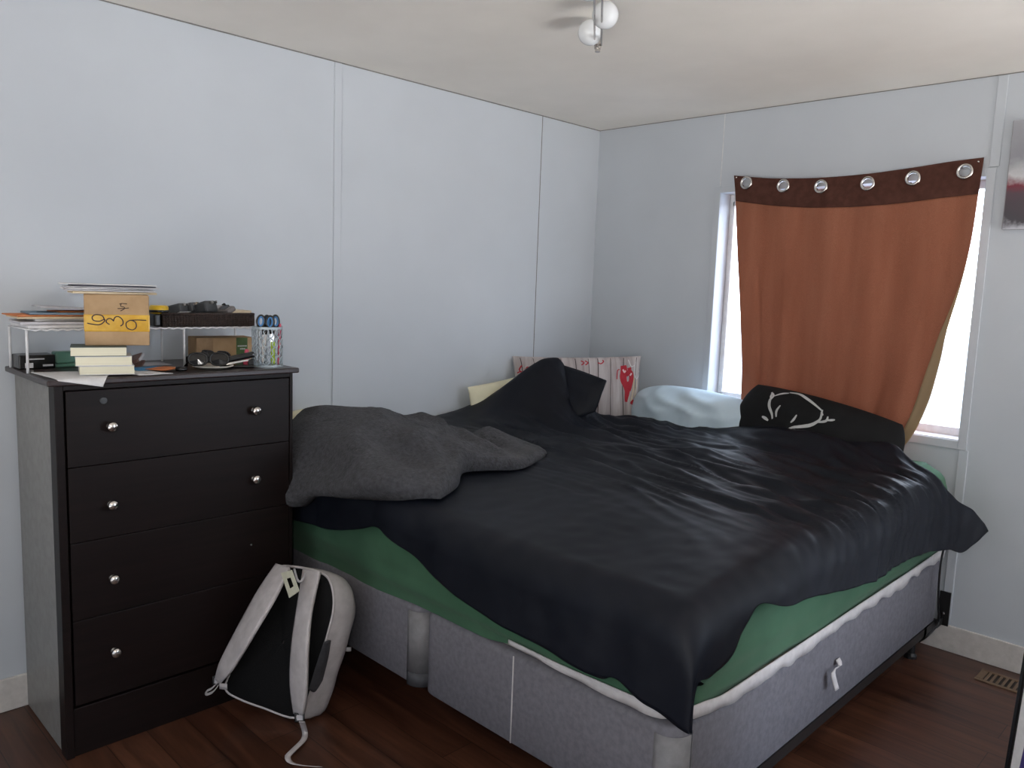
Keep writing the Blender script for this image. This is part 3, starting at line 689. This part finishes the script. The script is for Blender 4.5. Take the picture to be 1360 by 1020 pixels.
def wrinkle(s, t):
    tt = t + .16*(s-.6)**2*(1 if s > .6 else .2) + .03*noise.noise(V((s*2.2,t*2.2,7)))
    n1 = noise.noise(V((s*1.5, tt*9.5, 1))); n2 = noise.noise(V((s*2.6, tt*21, 5)))
    amp = (1-.75*sm(XR-.06,XR+.08,s))*sm(-1.75,-1.15,t)*sm(.15,.6,s) * (.35+.65*sm(-.25,-.45,t))
    n3 = noise.noise(V((s*1.1+3, tt*6.0+.5*s, 9)))
    w_ = amp*(.026*(1-2.2*abs(n1)) + .012*(1-2*abs(n2)) + .016*max(0,1-5*abs(n3))**1.5)
    w_ += .004*noise.noise(V((s*5,t*5,3))) + .0022*noise.noise(V((s*17,t*17,3)))
    # vertical pleats where it hangs at the foot and side
    w_ += .010*sm(YF+.12,YF-.1,t)*noise.noise(V((s*9,t*2,11))) + .008*sm(XR-.1,XR+.1,s)*noise.noise(V((s*2,t*8,13)))
    # radiating folds by the peak
    w_ += .018*math.exp(-((s-.75)/.3)**2-((t+.38)/.16)**2)*(1-2*abs(noise.noise(V((s*9+t*6,t*2,17)))))
    return w_
def cloth_pt(s, t, lift=0, wr=wrinkle):
    x, y, dr = drape(s, t)
    z = top_h(x, y) - dr
    fl = sm(XR-.02,XR+.13,s)*math.exp(-((t+.20)/.20)**2)
    x += .10*fl; y += .03*fl; z += .05*fl
    a = max(0, min(1, (s-(XR-RD))/(RD*PI/2))); b = max(0, min(1, ((YF+RD)-t)/(RD*PI/2)))
    n_ = V((math.sin(a*PI/2), -math.sin(b*PI/2), max(.02, math.cos(max(a,b)*PI/2)))).normalized()
    return V((x,y,z)) + n_*(wr(s,t)+lift)

def pix(p):
    d = p - CAM; w = d.dot(fw); return (680 + F*d.dot(ri)/w, 510 - F*d.dot(up)/w)
def lay(px, py, s, t, lift=0):
    """cloth coordinates of the cloth point seen at (px,py), starting near (s,t)"""
    no = lambda a, b: 0
    for _ in range(40):
        x, y = pix(cloth_pt(s,t,lift,no)); h = .002
        xs, ys = pix(cloth_pt(s+h,t,lift,no)); xt, yt = pix(cloth_pt(s,t+h,lift,no))
        a, b, c, d = (xs-x)/h, (xt-x)/h, (ys-y)/h, (yt-y)/h; det = a*d-b*c
        if abs(det) < 1: break
        ex, ey = px-x, py-y
        ds, dt = (d*ex-b*ey)/det, (-c*ex+a*ey)/det
        m_ = max(abs(ds), abs(dt), 1e-9); k_ = min(1, .04/m_); s += ds*k_; t += dt*k_
    return V((s,t,0))
footpx = [(390,690),(430,702),(475,703),(500,700),(520,717),(560,750),(600,787),(640,815),(720,860),(790,900),(815,902),(860,938),(900,966)]
g0 = (.35, YF-.1); foot = []
for q in footpx:
    p = lay(*q, *g0); foot.append(p); g0 = (p.x+.05, p.y)
corner = lay(919,974, XR+.08, YF-.08)
foot = [V((foot[0].x-.25, foot[0].y-.04, 0))] + foot + [corner]
sidepx = [(926,912),(944,899),(975,872),(992,838),(1010,803),(1045,805),(1080,793),(1130,780),(1170,765),(1200,747),(1250,731)]
g0 = (XR+.08, YF-.02); side = []
for q in sidepx:
    p = lay(*q, *g0); side.append(p); g0 = (p.x, p.y+.08)
tip = lay(1310,705, XR+.12, -.2)
m1 = lay(1280,733, XR+.14, -.35)
side = [corner] + side + [m1, tip]
hr = [lay(1205,612,1.88,-.3), lay(1240,637,2.0,-.3), lay(1276,668,2.08,-.28)]
head = [V((.05,-.98,0)),V((.12,-.82,0)),V((.24,-.56,0)),V((.40,-.38,0)),V((.55,-.24,0)),V((.9,-.19,0)),V((1.4,-.17,0)),V((1.7,-.19,0))] + hr + [tip]
left = [V((foot[0].x,foot[0].y,0)),V((.09,-1.9,0)),V((.06,-1.4,0)),head[0]]
NU, NV = 230, 230
flatp = coons(spline(foot,NU), spline(head,NU), spline(left,NV), spline(side,NV))
for it in range(150):                     # relax the cloth near the hanging foot corner so that it never doubles back
    for j in range(1, 46):
        for i in range(150, NU-1):
            flatp[j][i] = (flatp[j-1][i]+flatp[j+1][i]+flatp[j][i-1]+flatp[j][i+1])/4
k = MB().grid([[cloth_pt(p.x,p.y) for p in r] for r in flatp])
# the corner of the duvet folded over at the right of the peak
fa, fb, fc, fd = at(742,484,'y',-.64), at(806,506,'y',-.60), at(790,547,'y',-.66), at(752,560,'y',-.76)
P = []
for j in range(15):
    r = []
    for i in range(15):
        u, v = i/14, j/14; q = (fa*(1-u)+fb*u)*(1-v) + (fd*(1-u)+fc*u)*v
        bul = math.sin(PI*u)*math.sin(PI*v)
        q = q + V((.5,-.5,.2))*(.035*bul + .014*noise.noise(q*14)*(.3+bul))
        r.append(q)
    P.append(r)
k.grid(P)
dv = obj('duvet', k, DUVET, smooth=True, solid=.012)
tag(dv, 'rumpled navy-black duvet spread over the whole bed, hanging past its foot and side', 'duvet')

# ------------------------------------------------------------------ fleece blanket on the duvet
def fleece_wr(s, t):
    e = .014*noise.noise(V((s*5,t*5,21))) + .034*(1-2.4*abs(noise.noise(V((s*2.6+t*1.8,t*3.8-s*1.6,23)))))
    e += .03*math.exp(-((s-.62)/.12)**2-((t+1.42)/.10)**2) + .025*math.exp(-((s-.78)/.10)**2-((t+1.80)/.16)**2)
    for pl, w_, a_ in FOLDS:
        q = V((s,t,0)); dm = 9
        for i in range(len(pl)-1):
            d_ = pl[i+1]-pl[i]; f = max(0, min(1, (q-pl[i]).dot(d_)/d_.length_squared)); dm = min(dm, (q-pl[i]-d_*f).length)
        e += a_*math.exp(-(dm/w_)**2)
    return e + .0012*noise.noise(V((s*60,t*60,1)))
def bl(px, py, s_, t_): return lay(px, py, s_, t_, .03)
FOLDS = [([bl(500,556,.35,-1.75), bl(560,575,.45,-1.6), bl(620,588,.5,-1.3), bl(660,596,.6,-1.25)], .035, -.026),
         ([bl(545,606,.6,-1.75), bl(570,592,.55,-1.65), bl(605,590,.55,-1.5), bl(640,606,.7,-1.45), bl(662,612,.75,-1.4)], .035, .026),
         ([bl(590,612,.72,-1.7), bl(600,632,.85,-1.8)], .03, -.022), ([bl(430,590,.3,-2.0), bl(470,600,.45,-1.98), bl(520,628,.65,-1.9)], .04, .016),
         ([bl(415,612,.35,-2.1), bl(470,630,.55,-2.0)], .035, -.014)]
bfoot = [V((.14,-2.20,0)), bl(392,672,.40,-2.18), bl(420,660,.5,-2.18), bl(470,662,.72,-2.12), bl(530,660,.85,-2.05), bl(585,656,.95,-1.9)]
bright = [bfoot[-1], bl(608,640,.92,-1.85), bl(616,622,.85,-1.7), bl(648,619,.85,-1.5), bl(690,618,.80,-1.3), bl(716,607,.75,-1.2), bl(727,600,.72,-1.15)]
bhead = [V((.10,-1.62,0)),V((.20,-1.52,0)),V((.31,-1.42,0)),bl(612,586,.45,-1.3),bl(650,584,.5,-1.2),bl(700,591,.65,-1.15),bright[-1]]
bleft = [V((.14,-2.20,0)),V((.10,-2.05,0)),V((.08,-1.85,0)),V((.10,-1.62,0))]
fp = coons(spline(bfoot,110), spline(bhead,110), spline(bleft,110), spline(bright,110))
P = []
for j, r in enumerate(fp):
    row = []
    for i, p in enumerate(r):
        e = min(i, 109-i, j, 109-j)/109
        th_e = math.sqrt(max(0, 1-(1-min(e/.045,1))**2))
        tip_ = sm(0,.45,(p-bright[-1]).length)
        row.append(cloth_pt(p.x, p.y, .012 + (.014+.026*tip_)*th_e, lambda s, t: wrinkle(s,t)*.3*1 + fleece_wr(s,t)*th_e*(.35+.65*tip_)))
    P.append(row)
tag(obj('fleece_blanket', MB().grid(P), FLEECE, smooth=True, solid=.014), 'charcoal fleece blanket heaped on the duvet at the bed\'s foot by the wall', 'blanket')

# ------------------------------------------------------------------ pillows
def pillow(name, label, o, x, up_, w, h, t, mat, lump=0, seed=0, rd=.2, cat_='pillow'):
    ob = obj(name, pillow_mesh(w, h, t, 40, lump, seed, rd), mat, smooth=True)
    ob.matrix_world = frame(o, x, up_); return tag(ob, label, cat_)
pillow('pillow', 'cream pillow against the left wall behind the fleece blanket', (.092,-1.98,.852), (.03,1,.12), (-.15,0,1), .5, .20, .13, CREAMY, .006, 3)
pillow('pillow', 'pale yellow pillow wedged between the left wall and the printed cushion', (.083,-.77,.885), (-.02,1,.10), (-.08,0,1), .52, .26, .10, CREAMY, .005, 5, 0)
cw, ch_, ct = .71, .37, .12
pc_ = pillow('printed_cushion', 'wood-plank printed pillow with red deer motifs standing in the room corner', (.251,-.396,.949), (.436,.56,.018), (-.10,.10,1), cw, ch_, ct, PLANK, 0, 0, 0)
sc = cw/1130
def on_cushion(a, b):
    x = (a-685)*sc; z = ch_/2 - (b-100)*sc
    p = pillow_pt(cw, ch_, ct, max(-.99,min(.99,x/(cw/2))), max(-.99,min(.99,z/(ch_/2)))); p.y -= .0018; return p
k = MB()
for i, x in enumerate((182,292,415,532,657,772,856,970,1088,1208)):
    k.ribbon(on_cushion, [(x,112),(x+4-i,200),(x-3,300),(x-2-(i%3)*4,400),(x-8,520),(x-10,690)], 5 if i % 2 else 7)
obj('plank_lines', k, DKLINE, pc_, local=True)
def motif(name, strokes, mat, off, lab=None):
    k = MB()
    for p, w in strokes: k.ribbon(lambda a, b: on_cushion(a, b) - V((0,off,0)), p, w)
    o = obj(name, k, mat, pc_, local=True)
    if lab: o['label'] = lab
motif('deer_motif', [([(130,330),(165,280),(215,225),(240,195)], lambda f: 46-18*f), ([(175,240),(160,215),(185,180)], 12), ([(230,200),(290,190),(350,172)], lambda f: 22-10*f), ([(280,190),(300,165),(330,165)], 9), ([(205,230),(160,235),(140,245)], 10)], RED, .0004, 'red deer figure at the left')
motif('deer_motif', [([(1085,180),(1090,230),(1085,290),(1100,340)], lambda f: 52+14*math.sin(PI*f)), ([(1105,330),(1125,400),(1115,460),(1110,500)], lambda f: 66-44*f), ([(1110,260),(1150,240),(1165,290),(1150,360),(1135,400)], 46), ([(1125,215),(1160,205)], 22), ([(1050,215),(1030,225),(1025,300)], 9), ([(1060,190),(1110,185)], 10)], RED, .0004, 'red deer figure at the right')
motif('boot_motif', [([(1160,520),(1175,495),(1200,500),(1215,520)], 28)], RED, .0004)
for x in (705,740): motif('chevron_motif', [([(x,132),(x+26,150),(x,170)], 10)], RED, .0004)
motif('hook_motif', [([(855,150),(880,160),(905,140),(895,128)], 10)], RED, .0004)
motif('scarf_motif', [([(1080,215),(1095,240),(1105,225)], 14), ([(1150,270),(1165,250)], 14)], PINKP, .0008)
motif('scarf_motif', [([(245,225),(300,200),(340,195)], 12), ([(195,225),(220,210)], 10)], PINKP, .0008)
motif('antler_motif', [([(1200,150),(1195,250),(1220,300),(1250,250)], 7), ([(1190,180),(1160,190),(1130,130)], 6), ([(1240,230),(1260,270)], 6)], PAPER, .0008)
motif('stem_motif', [([(1195,290),(1185,400),(1160,490)], 12)], MANILA, .0008)
motif('stem_motif', [([(1225,310),(1205,420),(1195,480)], 9)], MANILA, .0008)
pillow('pillow', 'pale blue pillow slumped below the window\'s left side, beside the printed one', (.84,-.143,.860), (1,-.02,-.04), (0,.38,1), .80, .285, .21, PALEBLUE, .034, 9, .22)
bw_, bh_, bt_ = .76, .31, .16
bp_ = pillow('pillow', 'black pillow with a grey antler print in front of the brown curtain', (1.475,-.192,.890), (1,-.05,-.135), (0,.42,1), bw_, bh_, bt_, BLACKCLOTH, .008, 2, .09)
def on_black(a, b):
    x = (a-670)*.00064; z = bh_/2*.93 - (b-150)*.00078
    p = pillow_pt(bw_, bh_, bt_, max(-.985,min(.985,x/(bw_/2))), max(-.985,min(.985,z/(bh_/2))), -1, 2.6, -.03, .09); p.y -= .009; return p
k = MB()
for st, w_ in (([(305,195),(340,215),(335,245),(355,285),(400,325),(418,352)], 13), ([(330,235),(315,205)], 9), ([(345,215),(385,188),(430,172)], 9),
               ([(430,166),(500,160),(570,176),(650,200),(725,226)], 10), ([(722,220),(738,270),(722,300),(690,325),(640,345),(590,362),(560,378)], 14),
               ([(432,262),(424,300),(440,335)], 11), ([(575,290),(568,320),(556,342)], 11), ([(735,295),(780,275),(778,248)], 11), ([(780,272),(812,262),(832,255)], 9),
               ([(335,355),(365,360),(392,368)], 12), ([(590,376),(622,382)], 11), ([(745,250),(722,235)], 8)):
    k.ribbon(on_black, st, (lambda f, w_=w_: w_*1.5*(1-.55*abs(2*f-1)**1.5)), sub=6)
obj('antler_print', k, ANTLER, bp_, local=True)['label'] = 'grey antler print'

# ------------------------------------------------------------------ curtain pinned over the window
CYP = -.04
cu = thing('curtain', 'brown eyelet curtain pinned across the window, sagging between two pins', 'curtain', (1.45,CYP,2.08))
W2 = lambda q: at(q[0], q[1], 'y', CYP)
ctop = spline([W2(q) for q in ((975,233),(1010,236),(1040,237),(1090,236),(1150,231),(1210,223),(1260,215),(1307,209))], 150)
cbot = spline([W2(q) for q in ((984,560),(1040,590),(1100,612),(1140,614),(1172,608))], 150)
cleft = spline([W2(q) for q in ((984,560),(985,520),(986,480),(983,400),(979,320),(977,262),(975,233))], 150)
cright = spline([W2(q) for q in ((1172,608),(1195,598),(1215,575),(1235,532),(1250,478),(1258,440),(1276,380),(1290,320),(1300,255),(1307,209))], 150)
G = coons(cbot, ctop, cleft, cright)
gx = [W2(q) for q in ((992,243),(1041,247),(1091,248),(1153,244),(1213,237),(1282,228))]
def cdepth(u, v, p):
    f = (1-v)
    y = CYP - .010*(f**.4)*(noise.noise(V((u*7,f*.8,1)))+.4) - .008*f*noise.noise(V((u*16+f,f*1.3,4))) - .02*f*f*u
    y += .012*math.exp(-((u-.10-.03*f)/.012)**2)*sm(.25,.5,f)*.6 + .012*math.exp(-((u-.77+.1*(f-.5))/.02)**2)*sm(.6,.9,f)
    y -= .004*math.sin(u*2*PI*5)*sm(.0,.2,f)
    return y
for j, r in enumerate(G):
    for i, p in enumerate(r): p.y = cdepth(i/149, j/149, p)
jH = 133
hem_from = lambda j: 149 - round(13*sm(95,30,j))
def part_of(name, keep, mat, off=0):
    mb = MB(); idx = {}
    for j in range(149):
        for i in range(149):
            c = (G[j][i]+G[j+1][i+1])/2
            if not keep(i, j): continue
            if j > jH-6 and any((V((c.x,0,c.z))-V((g.x,0,g.z))).length < .0225 for g in gx): continue
            f = []
            for a, b in ((j,i),(j,i+1),(j+1,i+1),(j+1,i)):
                if (a,b) not in idx: idx[(a,b)] = len(mb.v); mb.v.append(G[a][b] + V((0,off,0)))
                f.append(idx[(a,b)])
            mb.f.append(tuple(f))
    return obj(name, mb, mat, cu, smooth=True, solid=.0012 if mat is CURT else .0025)
part_of('panel', lambda i, j: j < jH, CURT)
part_of('header_band', lambda i, j: j >= jH, HEAD, -.001)['label'] = 'dark header band'
P = []
for jj in range(0, 108):
    r_ = G[jj]; wd_ = .002 + .058*sm(106,40,jj)*sm(-30,12,jj); e_ = r_[149]; L_ = (e_-r_[120]).length
    row = []
    for q in range(7):
        f_ = 149 - 29*min(1, wd_*(1-q/6)/L_); a_ = int(min(f_,148)); p_ = r_[a_]*(1-(f_-a_)) + r_[a_+1]*(f_-a_)
        row.append(p_ + V((.001 if q == 6 else 0, -.0035, 0)))
    P.append(row)
obj('side_hem', MB().grid(P), HEMC, cu, smooth=True, solid=.0015)['label'] = 'tan side hem'
for g in gx:
    c = V((g.x, CYP-.006, g.z))
    obj('grommet', MB().tube([c + V((.0265*math.cos(a),0,.0265*math.sin(a))) for a in [2*PI*i/28 for i in range(28)]], .0062, 8, closed=True), CHROME, cu, smooth=True)
for q in ((979,236),(1300,215)):
    c = W2(q); obj('pin', MB().lathe([(0,-.002),(.0035,-.002),(.005,.002),(.003,.006),(0,.0065)], Matrix.Translation((c.x,CYP-.004,c.z)) @ Matrix.Rotation(PI/2,4,'X'), 12), CHROME, cu, smooth=True)

# ------------------------------------------------------------------ backpack leaning by the dresser
A3 = lambda x, y, d: at(x, y, 'y', d)
bpk = thing('backpack', 'light grey backpack with black back pad leaning between dresser and bed', 'backpack', (.63,-2.36,0))
outl = [A3(368,756,-2.335),A3(392,753,-2.315),A3(427,761,-2.285),A3(440,776,-2.28),A3(443,807,-2.285),A3(434,846,-2.31),A3(421,890,-2.335),A3(408,930,-2.355),A3(392,953,-2.375),A3(350,940,-2.435),A3(318,928,-2.485),A3(300,915,-2.52),A3(308,890,-2.50),A3(330,840,-2.445),A3(350,795,-2.385)]
no = len(outl); loop = [cat(outl[(i-1)%no],outl[i],outl[(i+1)%no],outl[(i+2)%no],q/5) for i in range(no) for q in range(5)]
cen = sum(loop, V((0,0,0)))/len(loop)
D = V((-.015,.125,-.055)); rows = []
for s, f in ((1,0),(1.02,.15),(1.03,.35),(1.02,.6),(.96,.8),(.80,.95),(.5,1.03),(.15,1.06)):
    r = []
    for p in loop:
        q = cen + (p-cen)*s + D*f
        q += V((0,1,0))*.008*noise.noise(q*12)*(1 if f else 0)
        q.z = max(q.z, .006 + .02*(s < .5)); q.x = max(q.x, .468); r.append(q)
    rows.append(r)
for p in rows[0]: p.z = max(p.z, .006); p.x = max(p.x, .468)
k = MB().grid(rows, cv=True); k.f.append(tuple(len(loop)*7+j for j in range(len(loop))))
obj('body', k, BAGGREY, bpk, smooth=True)
toward = V((.30,-.28,.16)).normalized()
k = MB(); R0 = rows[0]; rr = []
for s, b in ((1,0),(.97,.006),(.85,.016),(.6,.022),(.3,.024),(.02,.025)): rr.append([cen + (p-cen)*s + toward*b for p in R0])
k.grid(rr, cv=True, flip=True); obj('back_panel', k, BAGBLACK, bpk, smooth=True)['label'] = 'black back pad'
obj('piping', MB().tube(R0, .0045, 8, closed=True), BAGGREY, bpk, smooth=True)
def strap(name, L, Rr, ys, mat, th, n=26, par=None):
    a = spline([A3(*p, d) for p, d in zip(L, ys)], n); b = spline([A3(*p, d) for p, d in zip(Rr, ys)], n); P = []
    for i in range(n): P.append([a[i]*(1-q) + b[i]*q + toward*(.006*math.sin(PI*q)) for q in (0,.08,.3,.5,.7,.92,1)])
    return obj(name, MB().grid(P), mat, par or bpk, smooth=True, solid=th)
strap('shoulder_strap', [(369,751),(345,787),(317,838),(296,879),(290,901)], [(386,756),(369,792),(342,838),(311,889),(296,904)], (-2.34,-2.425,-2.50,-2.545,-2.545), BAGGREY, .012)
strap('shoulder_strap', [(406,757),(399,801),(391,858),(389,906),(394,946)], [(427,760),(416,810),(411,858),(409,918),(405,947)], (-2.31,-2.36,-2.395,-2.405,-2.40), BAGGREY, .012)
def buckle(px, py, d, w, h):
    c = A3(px, py, d); M = Matrix(((ri.x,-fw.x,up.x,c.x),(ri.y,-fw.y,up.y,c.y),(ri.z,-fw.z,up.z,c.z),(0,0,0,1)))
    b_ = obj('buckle', MB().tube([M @ V(q) for q in ((-w,0,-h),(w,0,-h),(w,0,h),(-w,0,h))], .0045, 8, closed=True), BUCKLE, bpk, smooth=True)
    obj('webbing', MB().box((-w*.7,-.003,-h*1.3),(w*.7,0,h*1.3), M), PAPER2, b_)
buckle(288,904,-2.552,.012,.012); buckle(398,953,-2.412,.014,.012)
def web(name, pts, w, mat=BAGGREY, wd=None):
    P = [[p - (wd or V((.7,.7,0)))*w/2, p + (wd or V((.7,.7,0)))*w/2] for p in spline(pts, 30)]
    return obj(name, MB().grid(P), mat, bpk, smooth=True, solid=.002)
web('strap_tail', [A3(401,958,-2.415),at(405,972,'z',.012),at(403,983,'z',.008),at(388,998,'z',.010),at(382,1006,'z',.006),at(390,1015,'z',.005),at(424,1019,'z',.005)], .019)
web('strap_loop', [A3(289,906,-2.556),A3(281,914,-2.560),A3(274,918,-2.565),A3(275,922,-2.57),A3(283,919,-2.565),A3(290,911,-2.556)], .012, BAGGREY, V((.3,.3,.9)))
web('strap_stub', [A3(292,911,-2.555),A3(302,912,-2.545)], .02, BAGGREY, V((0,0,1)))
tg = [A3(374,761,-2.40),A3(388,757,-2.395),A3(398,785,-2.41),A3(385,794,-2.42)]
tc_ = sum(tg, V((0,0,0)))/4; inn = [tc_ + (p-tc_)*.42 for p in tg]
k = MB().add([tuple(p) for p in tg+inn], [(i,(i+1)%4,4+(i+1)%4,4+i) for i in range(4)]); obj('hang_tag', k, TAGC, bpk, solid=.003)['label'] = 'cream plastic hang tag'
obj('grab_handle', MB().tube(spline([A3(391,756,-2.33),A3(395,770,-2.36),A3(400,772,-2.36),A3(407,760,-2.32)], 16), .004, 8), PAPER2, bpk, smooth=True)
P = coons(spline([A3(412,912,-2.335),A3(420,915,-2.31),A3(430,900,-2.28)],12), spline([A3(432,850,-2.30),A3(438,848,-2.28),A3(441,848,-2.265)],12), spline([A3(412,912,-2.335),A3(422,880,-2.32),A3(432,850,-2.30)],12), spline([A3(430,900,-2.28),A3(437,872,-2.27),A3(441,848,-2.265)],12))
obj('side_pocket', MB().grid([[p + toward*.05 + V((.01,.0,0)) for p in r] for r in P]), BAGDARK, bpk, smooth=True, solid=.002)
web('compression_strap', [A3(432,868,-2.30),A3(445,858,-2.25),A3(458,862,-2.19),A3(466,862,-2.16)], .016, PAPER, V((0,0,1)))

# ------------------------------------------------------------------ ceiling light
LZ = 2.322
g1, g2 = at(804,20,'z',2.35), at(784,43,'z',2.35); e1 = at(794,60,'z',LZ); eT = at(795,-40,'z',LZ); dirr = (e1 - eT).normalized(); e0 = e1 - dirr*.75
sd = dirr.cross(V((0,0,1))).normalized()
cl_ = thing('ceiling_light', 'chrome rail ceiling light with white globe bulbs', 'ceiling light', (e0+e1)/2 + V((0,0,H-LZ)))
for s in (-1, 1): obj('rail', MB().tube([e0+sd*s*.012, e1+sd*s*.011], .0035, 8), CHROME, cl_, smooth=True)
obj('end_cap', MB().tube([e1+V((0,0,-.012)), e1+V((0,0,H-LZ))], .012, 14).tube([e1+V((0,0,-.022)), e1+V((0,0,-.012))], .009, 12), CHROME, cl_, smooth=False)
obj('mount', MB().lathe([(0,0),(.05,0),(.055,-.01),(.05,-.03),(0,-.032)], Matrix.Translation(e0+dirr*.25+V((0,0,H-LZ))), 24), CHROME, cl_, smooth=True)
for g in (g1, g2, g1-dirr*.42, g2-dirr*.42):
    c = e0 + dirr*((g-e0).dot(dirr)-.0); c.z = LZ
    so = obj('socket', MB().tube([c+V((0,0,.006)), c+(g-c)*.6], .015, 14), BLK, cl_, smooth=True)
    obj('bulb', MB().lathe([(.0415*math.sin(PI*i/18), -.0415*math.cos(PI*i/18)) for i in range(19)], Matrix.Translation(g), 28), MILK, so, smooth=True)

# ------------------------------------------------------------------ framed poster at the right edge, and the cord behind the bed
p0 = V((2.588,-1.6,0)); xd = V((.80,-.60,0)).normalized()
po = thing('framed_poster', 'tall black-framed poster standing on the floor at the photo\'s right edge', 'poster', p0)
M = frame(p0, xd, (.045,.03,1))
fwid = .013
obj('frame', MB().box((0,0,0),(fwid,.012,.92),M).box((.60-fwid,0,0),(.60,.012,.92),M).box((fwid,0,0),(.60-fwid,.012,fwid),M).box((fwid,0,.92-fwid),(.60-fwid,.012,.92),M), BLK, po, bevel=.003)
obj('backing', MB().box((fwid,.006,fwid),(.60-fwid,.012,.92-fwid),M), BLACKCLOTH, po)
k = MB().add([(fwid,.0055,.08),(fwid+.004,.0055,.08),(fwid+.05,.0055,.89),(fwid,.0055,.89)], [(0,1,2,3)], M); obj('white_margin', k, PAPER, po)
k = MB().add([(fwid+.004,.0052,.06),(fwid+.014,.0052,.06),(fwid+.066,.0052,.89),(fwid+.05,.0052,.89)], [(0,1,2,3)], M); obj('violet_stripe', k, VIOLET, po)
k = MB().add([(fwid+.014,.0049,.06),(fwid+.018,.0049,.06),(fwid+.070,.0049,.89),(fwid+.066,.0049,.89)], [(0,1,2,3)], M); obj('silver_stripe', k, CHROME, po)
k = MB()
for i in range(5): k.box((fwid+.010,0.0048,.70-i*.017),(fwid+.030-.004*(i % 3),.0052,.7015-i*.017),M)
obj('print_lines', k, DGREY, po)
cp = [at(1255,722,'x',BX1+.035),at(1250,745,'x',BX1+.03),at(1247,775,'x',BX1+.03),at(1246,805,'x',BX1+.028),at(1247,826,'x',BX1+.03),at(1240,836,'x',BX1+.025),at(1230,846,'x',BX1+.01),at(1221,852,'x',BX1-.03)]
tag(obj('power_cord', MB().tube(spline(cp,50), .0042, 8), BUCKLE, smooth=True), 'thin black cord hanging down the bed\'s head corner by the wall', 'cord')  # plain power cord at the bed's head

# ------------------------------------------------------------------ outside and light
m = Mat('snowy_ground', (236,238,242), .9); m.mottle((226,229,234),(244,246,250), .8); SNOW = m.done()
struct(obj('ground', MB().box((-30,.3,-.9),(30,60,-.6)), SNOW))
wd = bpy.data.worlds.new('overcast'); S.world = wd; wd.use_nodes = True; n = wd.node_tree.nodes; l = wd.node_tree.links
bg = n['Background']; tc = n.new('ShaderNodeTexCoord'); sx = n.new('ShaderNodeSeparateXYZ'); rp = n.new('ShaderNodeValToRGB')
mp = n.new('ShaderNodeMapRange'); mp.inputs['From Min'].default_value = -1; mp.inputs['From Max'].default_value = 1
l.new(tc.outputs['Generated'], sx.inputs[0]); l.new(sx.outputs['Z'], mp.inputs[0]); l.new(mp.outputs[0], rp.inputs[0])
e = rp.color_ramp.elements; e[0].position = .0; e[0].color = (3.9,3.8,3.65,1); e[1].position = 1; e[1].color = (.58,.70,.90,1)
for ps, cl in ((.36,(3.6,3.5,3.4,1)), (.45,(1.0,.98,.95,1)), (.52,(.51,.575,.66,1))): x = e.new(ps); x.color = cl   # glow below the horizon added to lift the ceiling; no source is seen
my = n.new('ShaderNodeMapRange'); my.interpolation_type = 'SMOOTHSTEP'; my.inputs['From Min'].default_value = -.3; my.inputs['From Max'].default_value = .8
my.inputs['To Min'].default_value = 1.5; my.inputs['To Max'].default_value = 12.0          # the sky is brightest on the window side
l.new(sx.outputs['Y'], my.inputs[0]); l.new(my.outputs[0], bg.inputs[1]); l.new(rp.outputs[0], bg.inputs[0])
fl = bpy.data.lights.new('camera_flash', 'AREA'); fl.size = .04; fl.energy = 7.0; fl.color = (1,.97,.93)
fo = bpy.data.objects.new('camera_flash', fl); C.objects.link(fo); fo.matrix_world = cam.matrix_world @ Matrix.Translation((-.05,.06,.03))
vs = S.view_settings; vs.view_transform = 'Standard'; vs.look = 'None'; vs.gamma = 1; vs.use_curve_mapping = False; vs.exposure = .06
